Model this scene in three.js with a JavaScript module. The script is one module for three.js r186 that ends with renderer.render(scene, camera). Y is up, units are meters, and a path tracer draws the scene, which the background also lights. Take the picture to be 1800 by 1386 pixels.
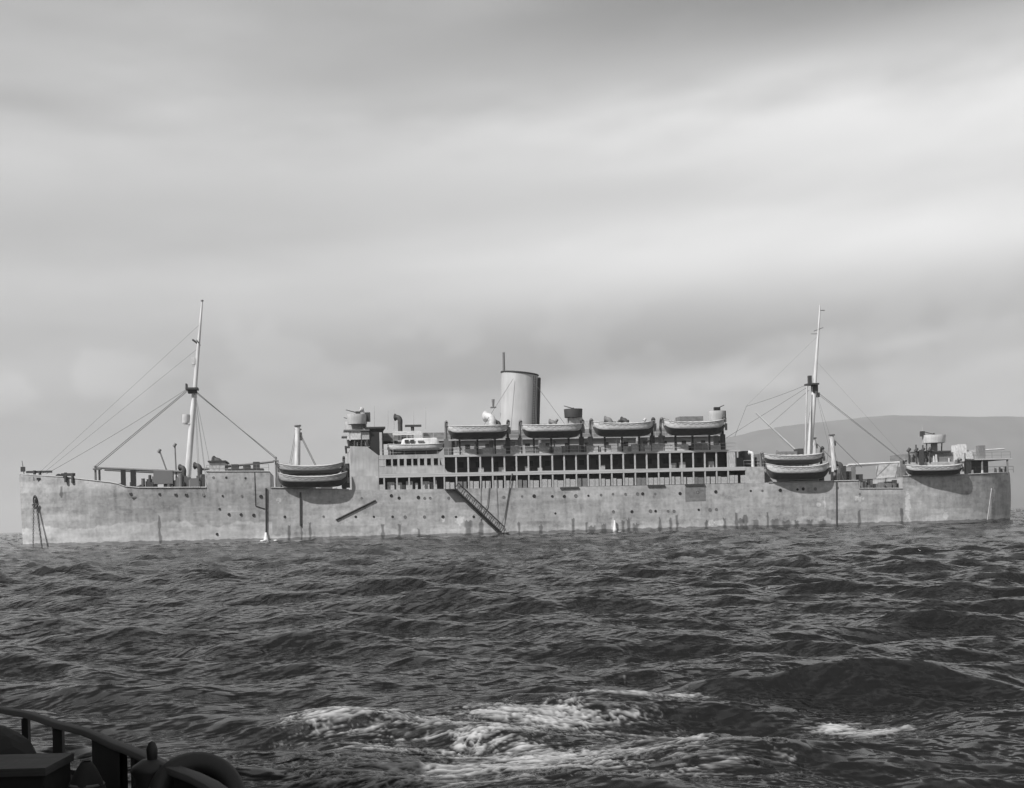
import * as THREE from 'three';
import { mergeGeometries } from 'three/addons/utils/BufferGeometryUtils.js';

// ---------------------------------------------------------------- camera, sky, sun, exposure
const scene = new THREE.Scene();
const EYE = 2.2;
const camera = new THREE.PerspectiveCamera(2 * Math.atan(914 / 2473) * 180 / Math.PI, 1800 / 1386, 0.1, 30000);
camera.position.set(0, EYE, 0);
camera.rotation.set(0, 0, -1.45 * Math.PI / 180);
camera.setViewOffset(1800, 1828, 0, 0, 1800, 1386);        // rising front: the horizon lies low in the frame
scene.add(camera);
const renderer = new THREE.WebGLRenderer({ antialias: true });
renderer.toneMapping = THREE.LinearToneMapping;
renderer.toneMappingExposure = 1.0;
renderer.shadowMap.enabled = true;

let seed = 12345;
let mix = 0;                                                 // set for the ship: a generator without lattice patterns
const rnd = () => {
  if (mix) { mix = (mix + 0x6d2b79f5) >>> 0; let t = mix; t = Math.imul(t ^ (t >>> 15), t | 1); t ^= t + Math.imul(t ^ (t >>> 7), t | 61); return ((t ^ (t >>> 14)) >>> 0) / 4294967296; }
  seed = (seed * 1664525 + 1013904223) >>> 0; return seed / 4294967296;
};
const rr = (a, b) => a + (b - a) * rnd();
const sm = (a, b, x) => { const t = Math.min(1, Math.max(0, (x - a) / (b - a))); return t * t * (3 - 2 * t); };
const lerp = (a, b, t) => a + (b - a) * t;
const hash = (i, j, k = 0) => { let n = (Math.imul(i, 374761393) + Math.imul(j, 668265263) + Math.imul(k, 1274126177)) | 0; n = Math.imul(n ^ (n >>> 13), 1274126177); return ((n ^ (n >>> 16)) >>> 0) / 4294967296; };
function vnoise(x, y, k = 0) {
  const i = Math.floor(x), j = Math.floor(y), fx = x - i, fy = y - j;
  const u = fx * fx * (3 - 2 * fx), v = fy * fy * (3 - 2 * fy);
  return lerp(lerp(hash(i, j, k), hash(i + 1, j, k), u), lerp(hash(i, j + 1, k), hash(i + 1, j + 1, k), u), v);
}
function fbm(x, y, o = 5, k = 0) { let s = 0, a = 0.5, n = 0; for (let q = 0; q < o; q++) { s += a * vnoise(x, y, k + q); n += a; x = x * 2.03 + 17.1; y = y * 2.03 + 9.7; a *= 0.5; } return s / n; }

// sky: thin layered grey cloud, a few soft heaps low down
{
  const W = 2048, H = 1024, data = new Float32Array(W * H * 4);
  for (let j = 0; j < H; j++) {
    const el = ((j + 0.5) / H - 0.5) * 180;
    for (let i = 0; i < W; i++) {
      let az = ((i + 0.5) / W) * 360 - 90; if (az > 180) az -= 360;      // 0 is where the camera looks, right positive
      const e = Math.max(el, -2);
      const A = az * Math.PI / 180, cx = Math.sin(A) * 60, cz = Math.cos(A) * 60;   // seamless round the horizon
      const st = e - 0.05 * cx, side = 0.5 + 0.5 * Math.sin(5 * A);
      const n1 = fbm(cx * 0.05 + 40, cz * 0.05 + st * 0.24, 5, 3) - 0.5;
      const n2 = fbm(cx * 0.16 + 11, cz * 0.16 + st * 0.75 + 90, 5, 13) - 0.5;
      const n3 = fbm(cx * 0.3 + 71, cz * 0.3 + st * 0.5 + 20, 5, 23);
      let L = 0.545 + 0.13 * n1 + 0.16 * n2;
      L += (0.09 + 0.17 * side) * Math.exp(-(((st - 14.6 - 3 * n2) / 2.0) ** 2)) + (0.10 + 0.22 * side) * Math.exp(-(((st - 10.2 - 2 * n1) / 1.7) ** 2));
      L -= 0.15 * (0.4 + 0.6 * Math.cos(6 * (A - 0.11))) * Math.exp(-(((st - 6.6 - 4 * n2) / 1.7) ** 2));
      L += 0.10 * (side - 0.5) * sm(2, 9, e) * sm(60, 25, e);
      L -= (0.01 + 0.34 * side) * sm(15.8, 20, st + 3 * n2);
      L -= 0.11 * sm(9, 2, e);
      const heap = sm(0.46, 0.60, n3 + 0.25 * Math.exp(-(((e - 5.6) / 2.2) ** 2)) - 0.17);
      L += 0.08 * heap * Math.exp(-(((e - 5.8) / 2.6) ** 2));
      if (el < 0) L = 0.42;
      L = Math.max(0.2, Math.min(0.95, L));
      const o = (j * W + i) * 4; data[o] = data[o + 1] = data[o + 2] = L; data[o + 3] = 1;
    }
  }
  const t = new THREE.DataTexture(data, W, H, THREE.RGBAFormat, THREE.FloatType);
  t.mapping = THREE.EquirectangularReflectionMapping; t.magFilter = t.minFilter = THREE.LinearFilter; t.wrapS = THREE.RepeatWrapping;
  t.needsUpdate = true;
  scene.background = t; scene.environment = t;
}
const sun = new THREE.DirectionalLight(new THREE.Color().setRGB(1, 0.99, 0.985), 5.0);
const SUN = new THREE.Vector3(-0.50, 0.70, 0.49).normalize();
sun.position.copy(SUN).multiplyScalar(300).add(new THREE.Vector3(0, 0, -150)); sun.target.position.set(0, 0, -150);
sun.castShadow = true; sun.shadow.mapSize.set(4096, 4096); sun.shadow.radius = 1.5;
Object.assign(sun.shadow.camera, { left: -180, right: 180, top: 120, bottom: -120, near: 10, far: 900 });
scene.add(sun, sun.target);
scene.fog = new THREE.FogExp2(new THREE.Color().setRGB(0.55, 0.55, 0.55), 0.00012);

// ---------------------------------------------------------------- helpers
const grey = v => new THREE.Color().setRGB(v, v, v);
function greyTex(w, h, fn, rx = 1, ry = 1, data = false) {
  const d = new Uint8Array(w * h * 4);
  for (let j = 0; j < h; j++) for (let i = 0; i < w; i++) {
    let v = Math.min(1, Math.max(0, fn(i / w, j / h)));
    if (!data) v = v <= 0.0031308 ? v * 12.92 : 1.055 * Math.pow(v, 1 / 2.4) - 0.055;
    const o = (j * w + i) * 4; d[o] = d[o + 1] = d[o + 2] = Math.round(v * 255); d[o + 3] = 255;
  }
  const t = new THREE.DataTexture(d, w, h); t.magFilter = THREE.LinearFilter; t.minFilter = THREE.LinearMipmapLinearFilter; t.generateMipmaps = true;
  t.wrapS = t.wrapT = THREE.RepeatWrapping; t.repeat.set(rx, ry); if (!data) t.colorSpace = THREE.SRGBColorSpace; t.needsUpdate = true; return t;
}
const patchy = greyTex(256, 256, (u, v) => 0.72 + 0.5 * (fbm(u * 7, v * 7, 5, 2) - 0.5) + 0.25 * (fbm(u * 40, v * 5, 3, 9) - 0.5));
const std = (v, rough = 0.75, o = {}) => new THREE.MeshStandardMaterial({ color: grey(v), roughness: rough, side: THREE.DoubleSide, ...o });
const M = {
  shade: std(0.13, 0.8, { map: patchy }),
  paint: std(0.60, 0.7, { map: patchy }), white: std(0.85, 0.6, { map: patchy }), pale: std(0.66, 0.7, { map: patchy }),
  mid: std(0.26, 0.75, { map: patchy }), dark: std(0.05, 0.7), black: std(0.018, 0.6), steel: std(0.16, 0.5), rope: std(0.14, 0.9), wood: std(0.26, 0.85, { map: patchy }),
  glass: std(0.02, 0.15), canvas: std(0.62, 0.95, { map: patchy }), foam: std(0.75, 0.9), timber: std(0.02, 0.85, { map: patchy }), tarp: std(0.02, 0.9), lid: std(0.07, 0.8, { map: patchy }),
};
const names = {};
const numbered = n => { const k = names[n] = (names[n] ?? -1) + 1; return k ? `${n}_${String(k).padStart(3, '0')}` : n; };
function sh(o) { o.traverse(m => { if (m.isMesh) { m.castShadow = true; m.receiveShadow = true; } }); return o; }
function part(name, geo, mat, parent) {
  const g = Array.isArray(geo) ? mergeGeometries(geo.map(q => { const c = q.index ? q.toNonIndexed() : q; for (const k of Object.keys(c.attributes)) if (!['position', 'normal', 'uv'].includes(k)) c.deleteAttribute(k); return c; })) : geo;
  const m = new THREE.Mesh(g, mat); m.name = name; m.castShadow = m.receiveShadow = true; if (parent) parent.add(m); return m;
}
function group(name, parent) { const g = new THREE.Group(); g.name = name; parent.add(g); return g; }
function thing(name, label, category, grp) { const g = new THREE.Group(); g.name = numbered(name); g.userData = { label, category }; if (grp) g.userData.group = grp; scene.add(g); return g; }
const V = (x, y, z) => new THREE.Vector3(x, y, z);
function box(x0, x1, y0, y1, z0, z1) { const g = new THREE.BoxGeometry(Math.abs(x1 - x0), Math.abs(y1 - y0), Math.abs(z1 - z0)); g.translate((x0 + x1) / 2, (y0 + y1) / 2, (z0 + z1) / 2); return g; }
function bar(a, b, r0, r1 = r0, seg = 8) {   // a tapered round bar from a to b
  const d = b.clone().sub(a), g = new THREE.CylinderGeometry(r1, r0, d.length(), seg, 1);
  g.applyQuaternion(new THREE.Quaternion().setFromUnitVectors(V(0, 1, 0), d.normalize())); g.translate((a.x + b.x) / 2, (a.y + b.y) / 2, (a.z + b.z) / 2); return g;
}
function tube(pts, r, seg = 24, rs = 7) { return new THREE.TubeGeometry(new THREE.CatmullRomCurve3(pts), seg, r, rs); }
function wire(a, b, r, sag = 0) { if (!sag) return bar(a, b, r, r, 5); const m = a.clone().add(b).multiplyScalar(0.5); m.y -= sag; return new THREE.TubeGeometry(new THREE.QuadraticBezierCurve3(a, m, b), 12, r, 5); }
function grid(nu, nv, fn, uvfn) {
  const p = [], uv = [], ix = [];
  for (let i = 0; i <= nu; i++) for (let j = 0; j <= nv; j++) { const q = fn(i, j); p.push(q[0], q[1], q[2]); const w = uvfn ? uvfn(i, j, q) : [i / nu, j / nv]; uv.push(w[0], w[1]); }
  for (let i = 0; i < nu; i++) for (let j = 0; j < nv; j++) { const a = i * (nv + 1) + j, b = a + nv + 1; ix.push(a, b, a + 1, b, b + 1, a + 1); }
  const g = new THREE.BufferGeometry(); g.setAttribute('position', new THREE.Float32BufferAttribute(p, 3)); g.setAttribute('uv', new THREE.Float32BufferAttribute(uv, 2)); g.setIndex(ix); g.computeVertexNormals(); return g;
}
function lathe(pts, seg = 24) { return new THREE.LatheGeometry(pts.map(p => new THREE.Vector2(p[0], p[1])), seg); }
function prism(pts, z0, z1) { const s = new THREE.Shape(pts.map(p => new THREE.Vector2(p[0], p[1]))); const g = new THREE.ExtrudeGeometry(s, { depth: z1 - z0, bevelEnabled: false }); g.translate(0, 0, z0); const uv = g.attributes.uv; for (let i = 0; i < uv.count; i++) uv.setXY(i, uv.getX(i) / 9, uv.getY(i) / 9); return g; }

// ---------------------------------------------------------------- the setting: hill
{
  const ridge = [[-600, 20], [-150, 60], [246, 151], [613, 263], [955, 335], [1053, 357], [1174, 373], [1296, 384], [1418, 393], [1515, 403], [1612, 406], [1709, 398], [1806, 391], [2000, 386], [2194, 381], [2800, 370], [3600, 330], [5000, 300], [7000, 200]];
  const ry = x => { for (let i = 1; i < ridge.length; i++) if (x <= ridge[i][0]) { const a = ridge[i - 1], b = ridge[i], t = (x - a[0]) / (b[0] - a[0]); return lerp(a[1], b[1], t * t * (3 - 2 * t) * 0.35 + t * 0.65); } return 200; };
  const g = grid(220, 60, (i, j) => {
    const t = j / 60, x = -600 + (i / 220) * 7600, top = ry(x);
    const prof = t < 0.75 ? Math.sin((t / 0.75) * Math.PI / 2) : Math.cos(((t - 0.75) / 0.25) * Math.PI / 2 * 0.8);
    const y = top * prof * (1 + 0.16 * (fbm(x * 0.004, t * 6, 4, 5) - 0.5) * (1 - t) * (t > 0.7 ? 0.15 : 1)) - 2 + 5 * (fbm(x * 0.02, t * 30, 3, 8) - 0.5) * t;
    return [x, y, -5000 - 1333 * t];
  }, (i, j) => [i / 22, j / 60]);
  const tex = greyTex(256, 256, (u, v) => 0.085 + 0.05 * (fbm(u * 9, v * 9, 5, 31) - 0.5) + 0.02 * sm(0.5, 0.7, fbm(u * 5, v * 5, 4, 37)));
  const hill = part('hill', g, new THREE.MeshStandardMaterial({ map: tex, roughness: 1, side: THREE.DoubleSide }), scene);
  hill.userData = { kind: 'structure', label: 'long low hill beyond the ship, fading in haze', category: 'hill' };
}

// ---------------------------------------------------------------- the setting: sea
const tenderOutline = [[-5.6, -12.7], [-4.15, -11.31], [-3.55, -10.58], [-2.9, -9.69], [-2.34, -8.78], [-1.84, -7.98], [-1.45, -7.2], [-0.7, -5], [0, -2.4], [0.4, 1], [0.4, 6], [-3.5, 6.6], [-7.6, 6], [-8, 1], [-8.1, -4], [-7.8, -8.5], [-7.1, -11.2]];
function inside(poly, x, z) { let c = false; for (let i = 0, j = poly.length - 1; i < poly.length; j = i++) { const a = poly[i], b = poly[j]; if ((a[1] > z) !== (b[1] > z) && x < ((b[0] - a[0]) * (z - a[1])) / (b[1] - a[1]) + a[0]) c = !c; } return c; }
{
  const waves = [];
  const N = 64;
  for (let i = 0; i < N; i++) {
    const lam = 0.2 * Math.pow(6.5 / 0.2, (i + rnd()) / N);
    const ang = 1.25 + (rnd() + rnd() - 1) * 1.45;                   // travelling mostly away from the near vessel, widely spread
    const steep = lam > 3.2 ? 0.0095 : lam > 1.2 ? 0.0125 : lam > 0.6 ? 0.0085 : 0.006;
    waves.push({ k: 2 * Math.PI / lam, a: lam * steep, dx: Math.cos(ang), dz: -Math.sin(ang), p: rnd() * 6.283 });
  }
  const mounds = [[4.6, -17.6, 2.1, 0.9, 0.30], [0.9, -16.4, 1.3, 0.5, 0.12], [-1.9, -15.6, 1.0, 0.5, 0.10], [2.6, -23, 2, 0.8, 0.16]];
  const foams = [[-0.6, -14.6, 2.6, 2.0, 0.60], [-0.2, -12.7, 3.2, 1.7, 0.68], [1.4, -16.6, 1.1, 0.6, 0.70], [0.4, -15.2, 1.9, 0.8, 0.68], [-1.8, -15.5, 1.2, 0.7, 0.66], [1.9, -13.0, 1.6, 1.0, 0.6], [-1.9, -12.8, 1.8, 1.3, 0.58], [3.62, -14.6, 0.5, 0.3, 0.86], [3.3, -15.0, 0.4, 0.3, 0.72], [3.3, -14.1, 0.3, 0.15, 0.7], [4.4, -18.3, 0.3, 0.12, 0.8], [2.54, -21.7, 0.13, 0.12, 1.2], [-1.6, -26.6, 1.8, 1.4, 0.50], [-6.7, -82, 1.0, 0.8, 0.9], [3.1, -79, 0.8, 0.6, 0.8], [4.35, -12.4, 0.14, 0.2, 0.8], [-3.2, -20, 1.6, 1.2, 0.40], [1.2, -19, 1.5, 1, 0.4], [-5, -33, 1.5, 1, 0.42], [7, -40, 1.5, 1, 0.42]];
  const cols = []; const FINE = 1150, HALF = 25;
  for (let d = -180; d < -HALF; d += 3.1) cols.push(d);
  for (let i = 0; i <= FINE; i++) cols.push(-HALF + (2 * HALF * i) / FINE);
  for (let d = HALF + 3.1; d < 180; d += 3.1) cols.push(d);
  cols.push(180);
  const rows = []; for (let d = 0.6; d < 9.2; d += 0.35) rows.push(d);
  const NF = 770; for (let i = 0; i <= NF; i++) { const q = lerp(1 / 9.3, 1 / 2600, i / NF); rows.push(1 / q); }
  rows.push(4000, 7000, 12000, 20000);
  const nr = rows.length, nc = cols.length, pos = new Float32Array(nr * nc * 3), nor = new Float32Array(nr * nc * 3), col = new Float32Array(nr * nc * 3), uvs = new Float32Array(nr * nc * 2);
  for (let i = 0; i < nr; i++) {
    const d = rows[i], fade = sm(2600, 900, d);
    for (let j = 0; j < nc; j++) {
      const a = cols[j] * Math.PI / 180, x = d * Math.sin(a), z = -d * Math.cos(a);
      let px = x, pz = z, y = 0, sx = 0, sz = 0, hi = 0;
      const gust = 0.78 + 0.44 * vnoise(x * 0.06 + 5, z * 0.045, 51);
      if (fade > 0) for (let w = 0; w < N; w++) {
        const W = waves[w], ph = W.k * (W.dx * x + W.dz * z) + W.p, s = Math.sin(ph), c = Math.cos(ph), A = 0.8 * W.a * fade * gust;
        y += A * s; px += 0.8 * W.dx * A * c; pz += 0.8 * W.dz * A * c; sx += A * W.k * W.dx * c; sz += A * W.k * W.dz * c;
      }
      if (d < 60) for (const m of mounds) { const u = (x - m[0]) / m[2], v = (z - m[1] + 0.25 * u * u) / m[3], e = m[4] * Math.exp(-u * u - v * v); if (e > 1e-3) { y += e; sz += e * -2 * v / m[3]; sx += e * (-2 * u / m[2] - 2 * v / m[3] * 0.5 * u / m[2]); } }
      // foam: broken lacy strands, thickest on the disturbed water
      let f = 0;
      if (d < 110) {
        let dens = 0; for (const q of foams) { const u = (x - q[0]) / q[2], v = (z - q[1]) / q[3], r2 = u * u + v * v; if (r2 < 6) dens = Math.max(dens, q[4] * Math.exp(-r2 * 0.8)); }
        if (dens > 0.08) {
          const wx = px * 1.5 + 1.3 * fbm(px * 1.3, pz * 1.3, 3, 61), wz = pz * 3.0 + 1.3 * fbm(px * 1.3 + 9, pz * 1.3, 3, 67);
          const r1 = 1 - Math.abs(2 * fbm(wx * 1.1, wz * 1.1, 4, 71) - 1), r2 = 1 - Math.abs(2 * fbm(wx * 3.4 + 4, wz * 3.4, 3, 77) - 1), r3 = 1 - Math.abs(2 * fbm(wx * 8.5 + 2, wz * 7.5, 2, 79) - 1);
          const lump = fbm(px * 0.9 + 3, pz * 1.6, 4, 83);
          f = sm(1.36, 1.70, 0.42 * r1 + 0.40 * r2 + 0.34 * r3 + dens * (0.55 + 0.75 * lump) + 0.25 * y);
        }
      }
      if (d < 22 && inside(tenderOutline, x, z)) { y = -0.6; sx = sz = 0; f = 0; }
      y += 0.02 * f;
      const o = (i * nc + j) * 3; pos[o] = px; pos[o + 1] = y; pos[o + 2] = pz;
      const il = 1 / Math.hypot(sx, 1, sz); nor[o] = -sx * il; nor[o + 1] = il; nor[o + 2] = -sz * il;
      const cv = lerp(0.012, 0.5, f * (0.55 + 0.45 * vnoise(px * 23, pz * 23, 91))); col[o] = col[o + 1] = col[o + 2] = cv;
      const q = (i * nc + j) * 2; uvs[q] = px / 9; uvs[q + 1] = pz / 9;
    }
  }
  const ix = new Uint32Array((nr - 1) * (nc - 1) * 6); let n = 0;
  for (let i = 0; i < nr - 1; i++) for (let j = 0; j < nc - 1; j++) { const a = i * nc + j, b = a + nc; ix[n++] = a; ix[n++] = a + 1; ix[n++] = b; ix[n++] = b; ix[n++] = a + 1; ix[n++] = b + 1; }
  const g = new THREE.BufferGeometry(); g.setAttribute('position', new THREE.BufferAttribute(pos, 3)); g.setAttribute('normal', new THREE.BufferAttribute(nor, 3)); g.setAttribute('color', new THREE.BufferAttribute(col, 3)); g.setAttribute('uv', new THREE.BufferAttribute(uvs, 2)); g.setIndex(new THREE.BufferAttribute(ix, 1));
  // ripples too small for the mesh: a periodic sum of wavelets on a nine metre tile
  const T = 1024, hgt = new Float32Array(T * T), wl = [];
  for (let i = 0; i < 48; i++) { const kk = Math.round(14 * Math.pow(9, rnd())), an = 1.25 + rr(-1.5, 1.5); wl.push([Math.round(kk * Math.cos(an)), Math.round(-kk * Math.sin(an)), rr(0, 6.28), 1 / kk]); }
  for (const [a, b, p, amp] of wl) for (let j = 0; j < T; j++) for (let i = 0; i < T; i++) hgt[j * T + i] += amp * Math.sin(2 * Math.PI * (a * i + b * j) / T + p);
  let lo = 1e9, hiM = -1e9; for (const v of hgt) { lo = Math.min(lo, v); hiM = Math.max(hiM, v); }
  const bump = greyTex(T, T, (u, v) => (hgt[Math.round(v * T) * T + Math.round(u * T)] - lo) / (hiM - lo), 1, 1, true);
  const mat = new THREE.MeshPhysicalMaterial({ color: 0xffffff, vertexColors: true, roughness: 0.1, ior: 1.22, specularIntensity: 0.7, bumpMap: bump, bumpScale: 0.125 });
  const sea = part('sea', g, mat, scene);
  sea.userData = { kind: 'structure', label: 'dark choppy sea with patches of white foam', category: 'sea' };
}

// ---------------------------------------------------------------- the ship
mix = 977;
const ship = thing('troop_ship', 'long grey passenger steamship with one funnel, two masts and lifeboats at anchor', 'ship');
ship.position.set(0, 0, -215); ship.rotation.y = 8 * Math.PI / 180;
const onShip = o => { o.position.applyAxisAngle(V(0, 1, 0), ship.rotation.y).add(ship.position); o.rotation.y += ship.rotation.y; return o; };
const XB = -72.2, XS = 80.3;
const deckHalf = x => { if (x < -34) { const u = Math.max(0, (x - XB) / (-34 - XB)); return 9 * (1 - Math.pow(1 - u, 2.2)); } if (x > 58) { const u = Math.min(1, (x - 58) / (XS - 58)); return 9 * Math.sqrt(Math.max(0, 1 - Math.pow(u, 2.9))); } return 9; };
const waterHalf = x => { if (x < -20) { const u = Math.max(0, (x - XB) / (-20 - XB)); return 9 * (1 - Math.pow(1 - u, 1.75)); } if (x > 54) { const u = Math.min(1, (x - 54) / (XS - 54)); return 9 * Math.pow(Math.max(0, 1 - Math.pow(u, 2.8)), 0.56); } return 9; };
const topPts = [[-72.2, 10.6], [-66, 10.02], [-58.6, 8.97], [-57.6, 8.75], [-56.6, 8.33], [-54.5, 8.12], [-50, 8.0], [-45.05, 7.9], [-45, 10.15], [-36.05, 9.98], [-36, 7.65], [-24.5, 7.1], [-20, 7.0], [0, 6.83], [20, 6.78], [51.95, 6.8], [52, 5.58], [58.95, 5.45], [59, 7.3], [70, 7.4], [80.3, 7.7]];
const topAt = x => { for (let i = 1; i < topPts.length; i++) if (x <= topPts[i][0]) { const a = topPts[i - 1], b = topPts[i]; return lerp(a[1], b[1], (x - a[0]) / (b[0] - a[0])); } return 7.7; };
const halfAt = (x, y) => lerp(waterHalf(x), deckHalf(x), Math.pow(Math.min(1, Math.max(0, (y + 1) / 9)), 1.15)) + (x < -34 ? 0.02 * Math.max(0, y - 8) : 0);
const hullXs = (() => { const s = new Set(topPts.map(p => p[0])); for (let x = XB; x <= XS; x += 1.1) s.add(+x.toFixed(3)); for (const q of [0.15, 0.35, 0.6]) { s.add(XB + q); s.add(XS - q); } for (const q of [0.02, 0.06]) s.add(XS - q); return [...s].sort((a, b) => a - b); })();
const hullTex = (() => {
  const W = 2048, H = 256; const streak = [[-33.6, 2.2, .3], [-31.8, 2.2, .25], [-30.6, 2.4, .3], [-20.2, 1.9, .4], [-17.8, 2, .3], [-7.8, 2.2, 1.0], [-5.9, 2.1, .5], [-0.3, 1.8, .3], [2.9, 1.3, .4], [7.8, 2.0, .35], [9.8, 1.5, .3], [12.4, 1.2, .7], [15.3, 1.6, .5], [16.1, 1.9, .6], [20.9, 1.9, .35], [22.5, 1.8, .35], [23.5, 2.2, .3], [30.8, 1.6, .4], [32.7, 2.4, .4], [33.4, 1.5, .6], [34.0, 1.9, .6], [35.6, 1.2, .9], [37.5, 2.3, .3], [38.6, 1.2, 1.1], [40.5, 1.0, .9], [42, 1.1, .7], [46, .9, .8], [10.6, 1.0, .9], [17.2, 1.1, .7], [51.9, 2.3, .35], [58.7, 2.4, .4], [28, 1.2, .4], [44, 1.0, .7], [-66, 8.6, .35], [-52, 4, .3], [-15, 1.2, .3]];
  const patches = []; for (let i = 0; i < 46; i++) patches.push([rr(-70, 74), rr(0.4, 7), rr(1.2, 6), rr(0.3, 1.3), rr(-0.055, 0.06)]);
  const white = [[-11.4, 2.5, .3, .5], [-9.0, 2.3, .9, .8], [13.8, 1.0, .3, 1.3], [28.8, 0.8, .5, .7], [30, .9, 1.2, .5], [46.5, 3.5, .2, 1.2], [45.5, 3.3, .35, .35], [52, 4, .8, .6], [-35, 5.8, .5, .4], [75, 4.2, .35, 1.2], [74.2, 2.4, .28, 1.8], [66, 1.2, .5, .7], [59.7, 2.6, .5, 2.4]];
  return greyTex(W, H, (u, v) => {
    const x = -73 + u * 154, y = v * 11;
    let c = 0.375 + 0.16 * (fbm(x * 0.16, y * 0.35, 5, 41) - 0.5) + 0.15 * (fbm(x * 0.5, y * 0.7, 4, 43) - 0.5) + 0.035 * (hash(Math.floor(x / 6.2 + 0.5 * Math.floor(y / 1.55)), Math.floor(y / 1.55), 111) - 0.5) + 0.07 * (fbm(x * 0.35, y * 3.0, 3, 113) - 0.5) + 0.16 * (fbm(x * 2.2, y * 0.28, 3, 47) - 0.5) + 0.13 * (fbm(x * 4, y * 3, 4, 49) - 0.5); c += 0.05 * sm(0.56, 0.62, fbm(x * 0.7 + 7, y * 1.5, 4, 101)) - 0.035 * sm(0.57, 0.63, fbm(x * 0.5 + 30, y * 1.3, 4, 105)) - 0.04 * sm(0.6, 0.66, fbm(x * 2.6, y * 2.2 + 9, 3, 107));
    for (const p of patches) if (Math.abs(x - p[0]) < p[2] && Math.abs(y - p[1]) < p[3] + 0.15 * (vnoise(x * 2, y, 53) - 0.5)) c += p[4];
    // scrubbed lighter paint along the water, ragged upper edge
    const edge = (x < -36 ? 2.9 : 1.25) + 1.9 * (fbm(x * 0.35, 3, 4, 55) - 0.5) + 0.5 * (fbm(x * 2.1, y, 3, 57) - 0.5);
    if (y < edge) c += (x < -34 ? 0.15 : 0.08) * sm(0, 0.25, edge - y) * (0.5 + vnoise(x * 0.5, y * 2, 59));
    for (const w of white) { const du = (x - w[0]) / w[2], dv = (y - w[1]) / w[3]; const r = du * du + dv * dv + 2.4 * (fbm(x * 3, y * 3, 4, 63) - 0.5); if (r < 1) c += 0.2 * sm(1, 0.4, r); }
    for (const s of streak) { const w = s[2] * (0.45 + 0.75 * vnoise(y * 2, s[0], 65)); const dx = Math.abs(x - s[0] - 0.15 * (vnoise(y * 1.2, s[0], 69) - 0.5)); const top = s[1] + 0.5 * (vnoise(x * 6, s[0], 73) - 0.5), bot = s[1] > 5 ? s[1] - 1.6 : -1; if (dx < w && y < top && y > bot) c *= lerp(1, 0.42, sm(w, w * 0.4, dx)); }
    if (y < 0.35 + 0.35 * (fbm(x * 1.3, 1, 3, 75) - 0.3)) c *= 0.45;               // weed and wet band at the waterline
    return c;
  });
})();
M.hull = new THREE.MeshStandardMaterial({ map: hullTex, roughness: 0.62, side: THREE.DoubleSide });
const NV = 16;
function hullSide(s) {
  return grid(hullXs.length - 1, NV, (i, j) => { const x0 = hullXs[i], top = topAt(x0), y = lerp(-2.2, top, j / NV); const stem = x0 < -60 ? -0.03 * (y - 5) * sm(-60, -72, x0) * 0.9 : x0 > 76 ? (0.35 - 0.016 * (y - 3.5) ** 2) * sm(76, 80.3, x0) : 0; return [x0 + stem, y, s * halfAt(x0, y)]; }, (i, j, q) => [(q[0] + 73) / 154, q[1] / 11]);
}
const hull = part('hull', [hullSide(1), hullSide(-1)], M.hull, ship);
hull.userData.label = 'weathered grey steel hull with stained paint';
// rail caps along the top of the plating
for (const s of [1, -1]) {
  const segs = [[-72.2, -45.05], [-45, -36.05], [-36, -24.6], [37.5, 51.95], [52, 58.95], [59, 80.3]];
  for (const [a, b] of segs) {
    const xs = hullXs.filter(x => x >= a - 1e-6 && x <= b + 1e-6);
    part('rail_cap', grid(xs.length - 1, 4, (i, j) => { const x = xs[i], y = topAt(x), h = halfAt(x, y), k = [[-0.14, -0.06], [0.08, -0.06], [0.08, 0.09], [-0.14, 0.09], [-0.14, -0.06]][j]; return [x, y + k[1], s * Math.max(0, h + k[0])]; }), M.paint, hull);
  }
}
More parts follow.
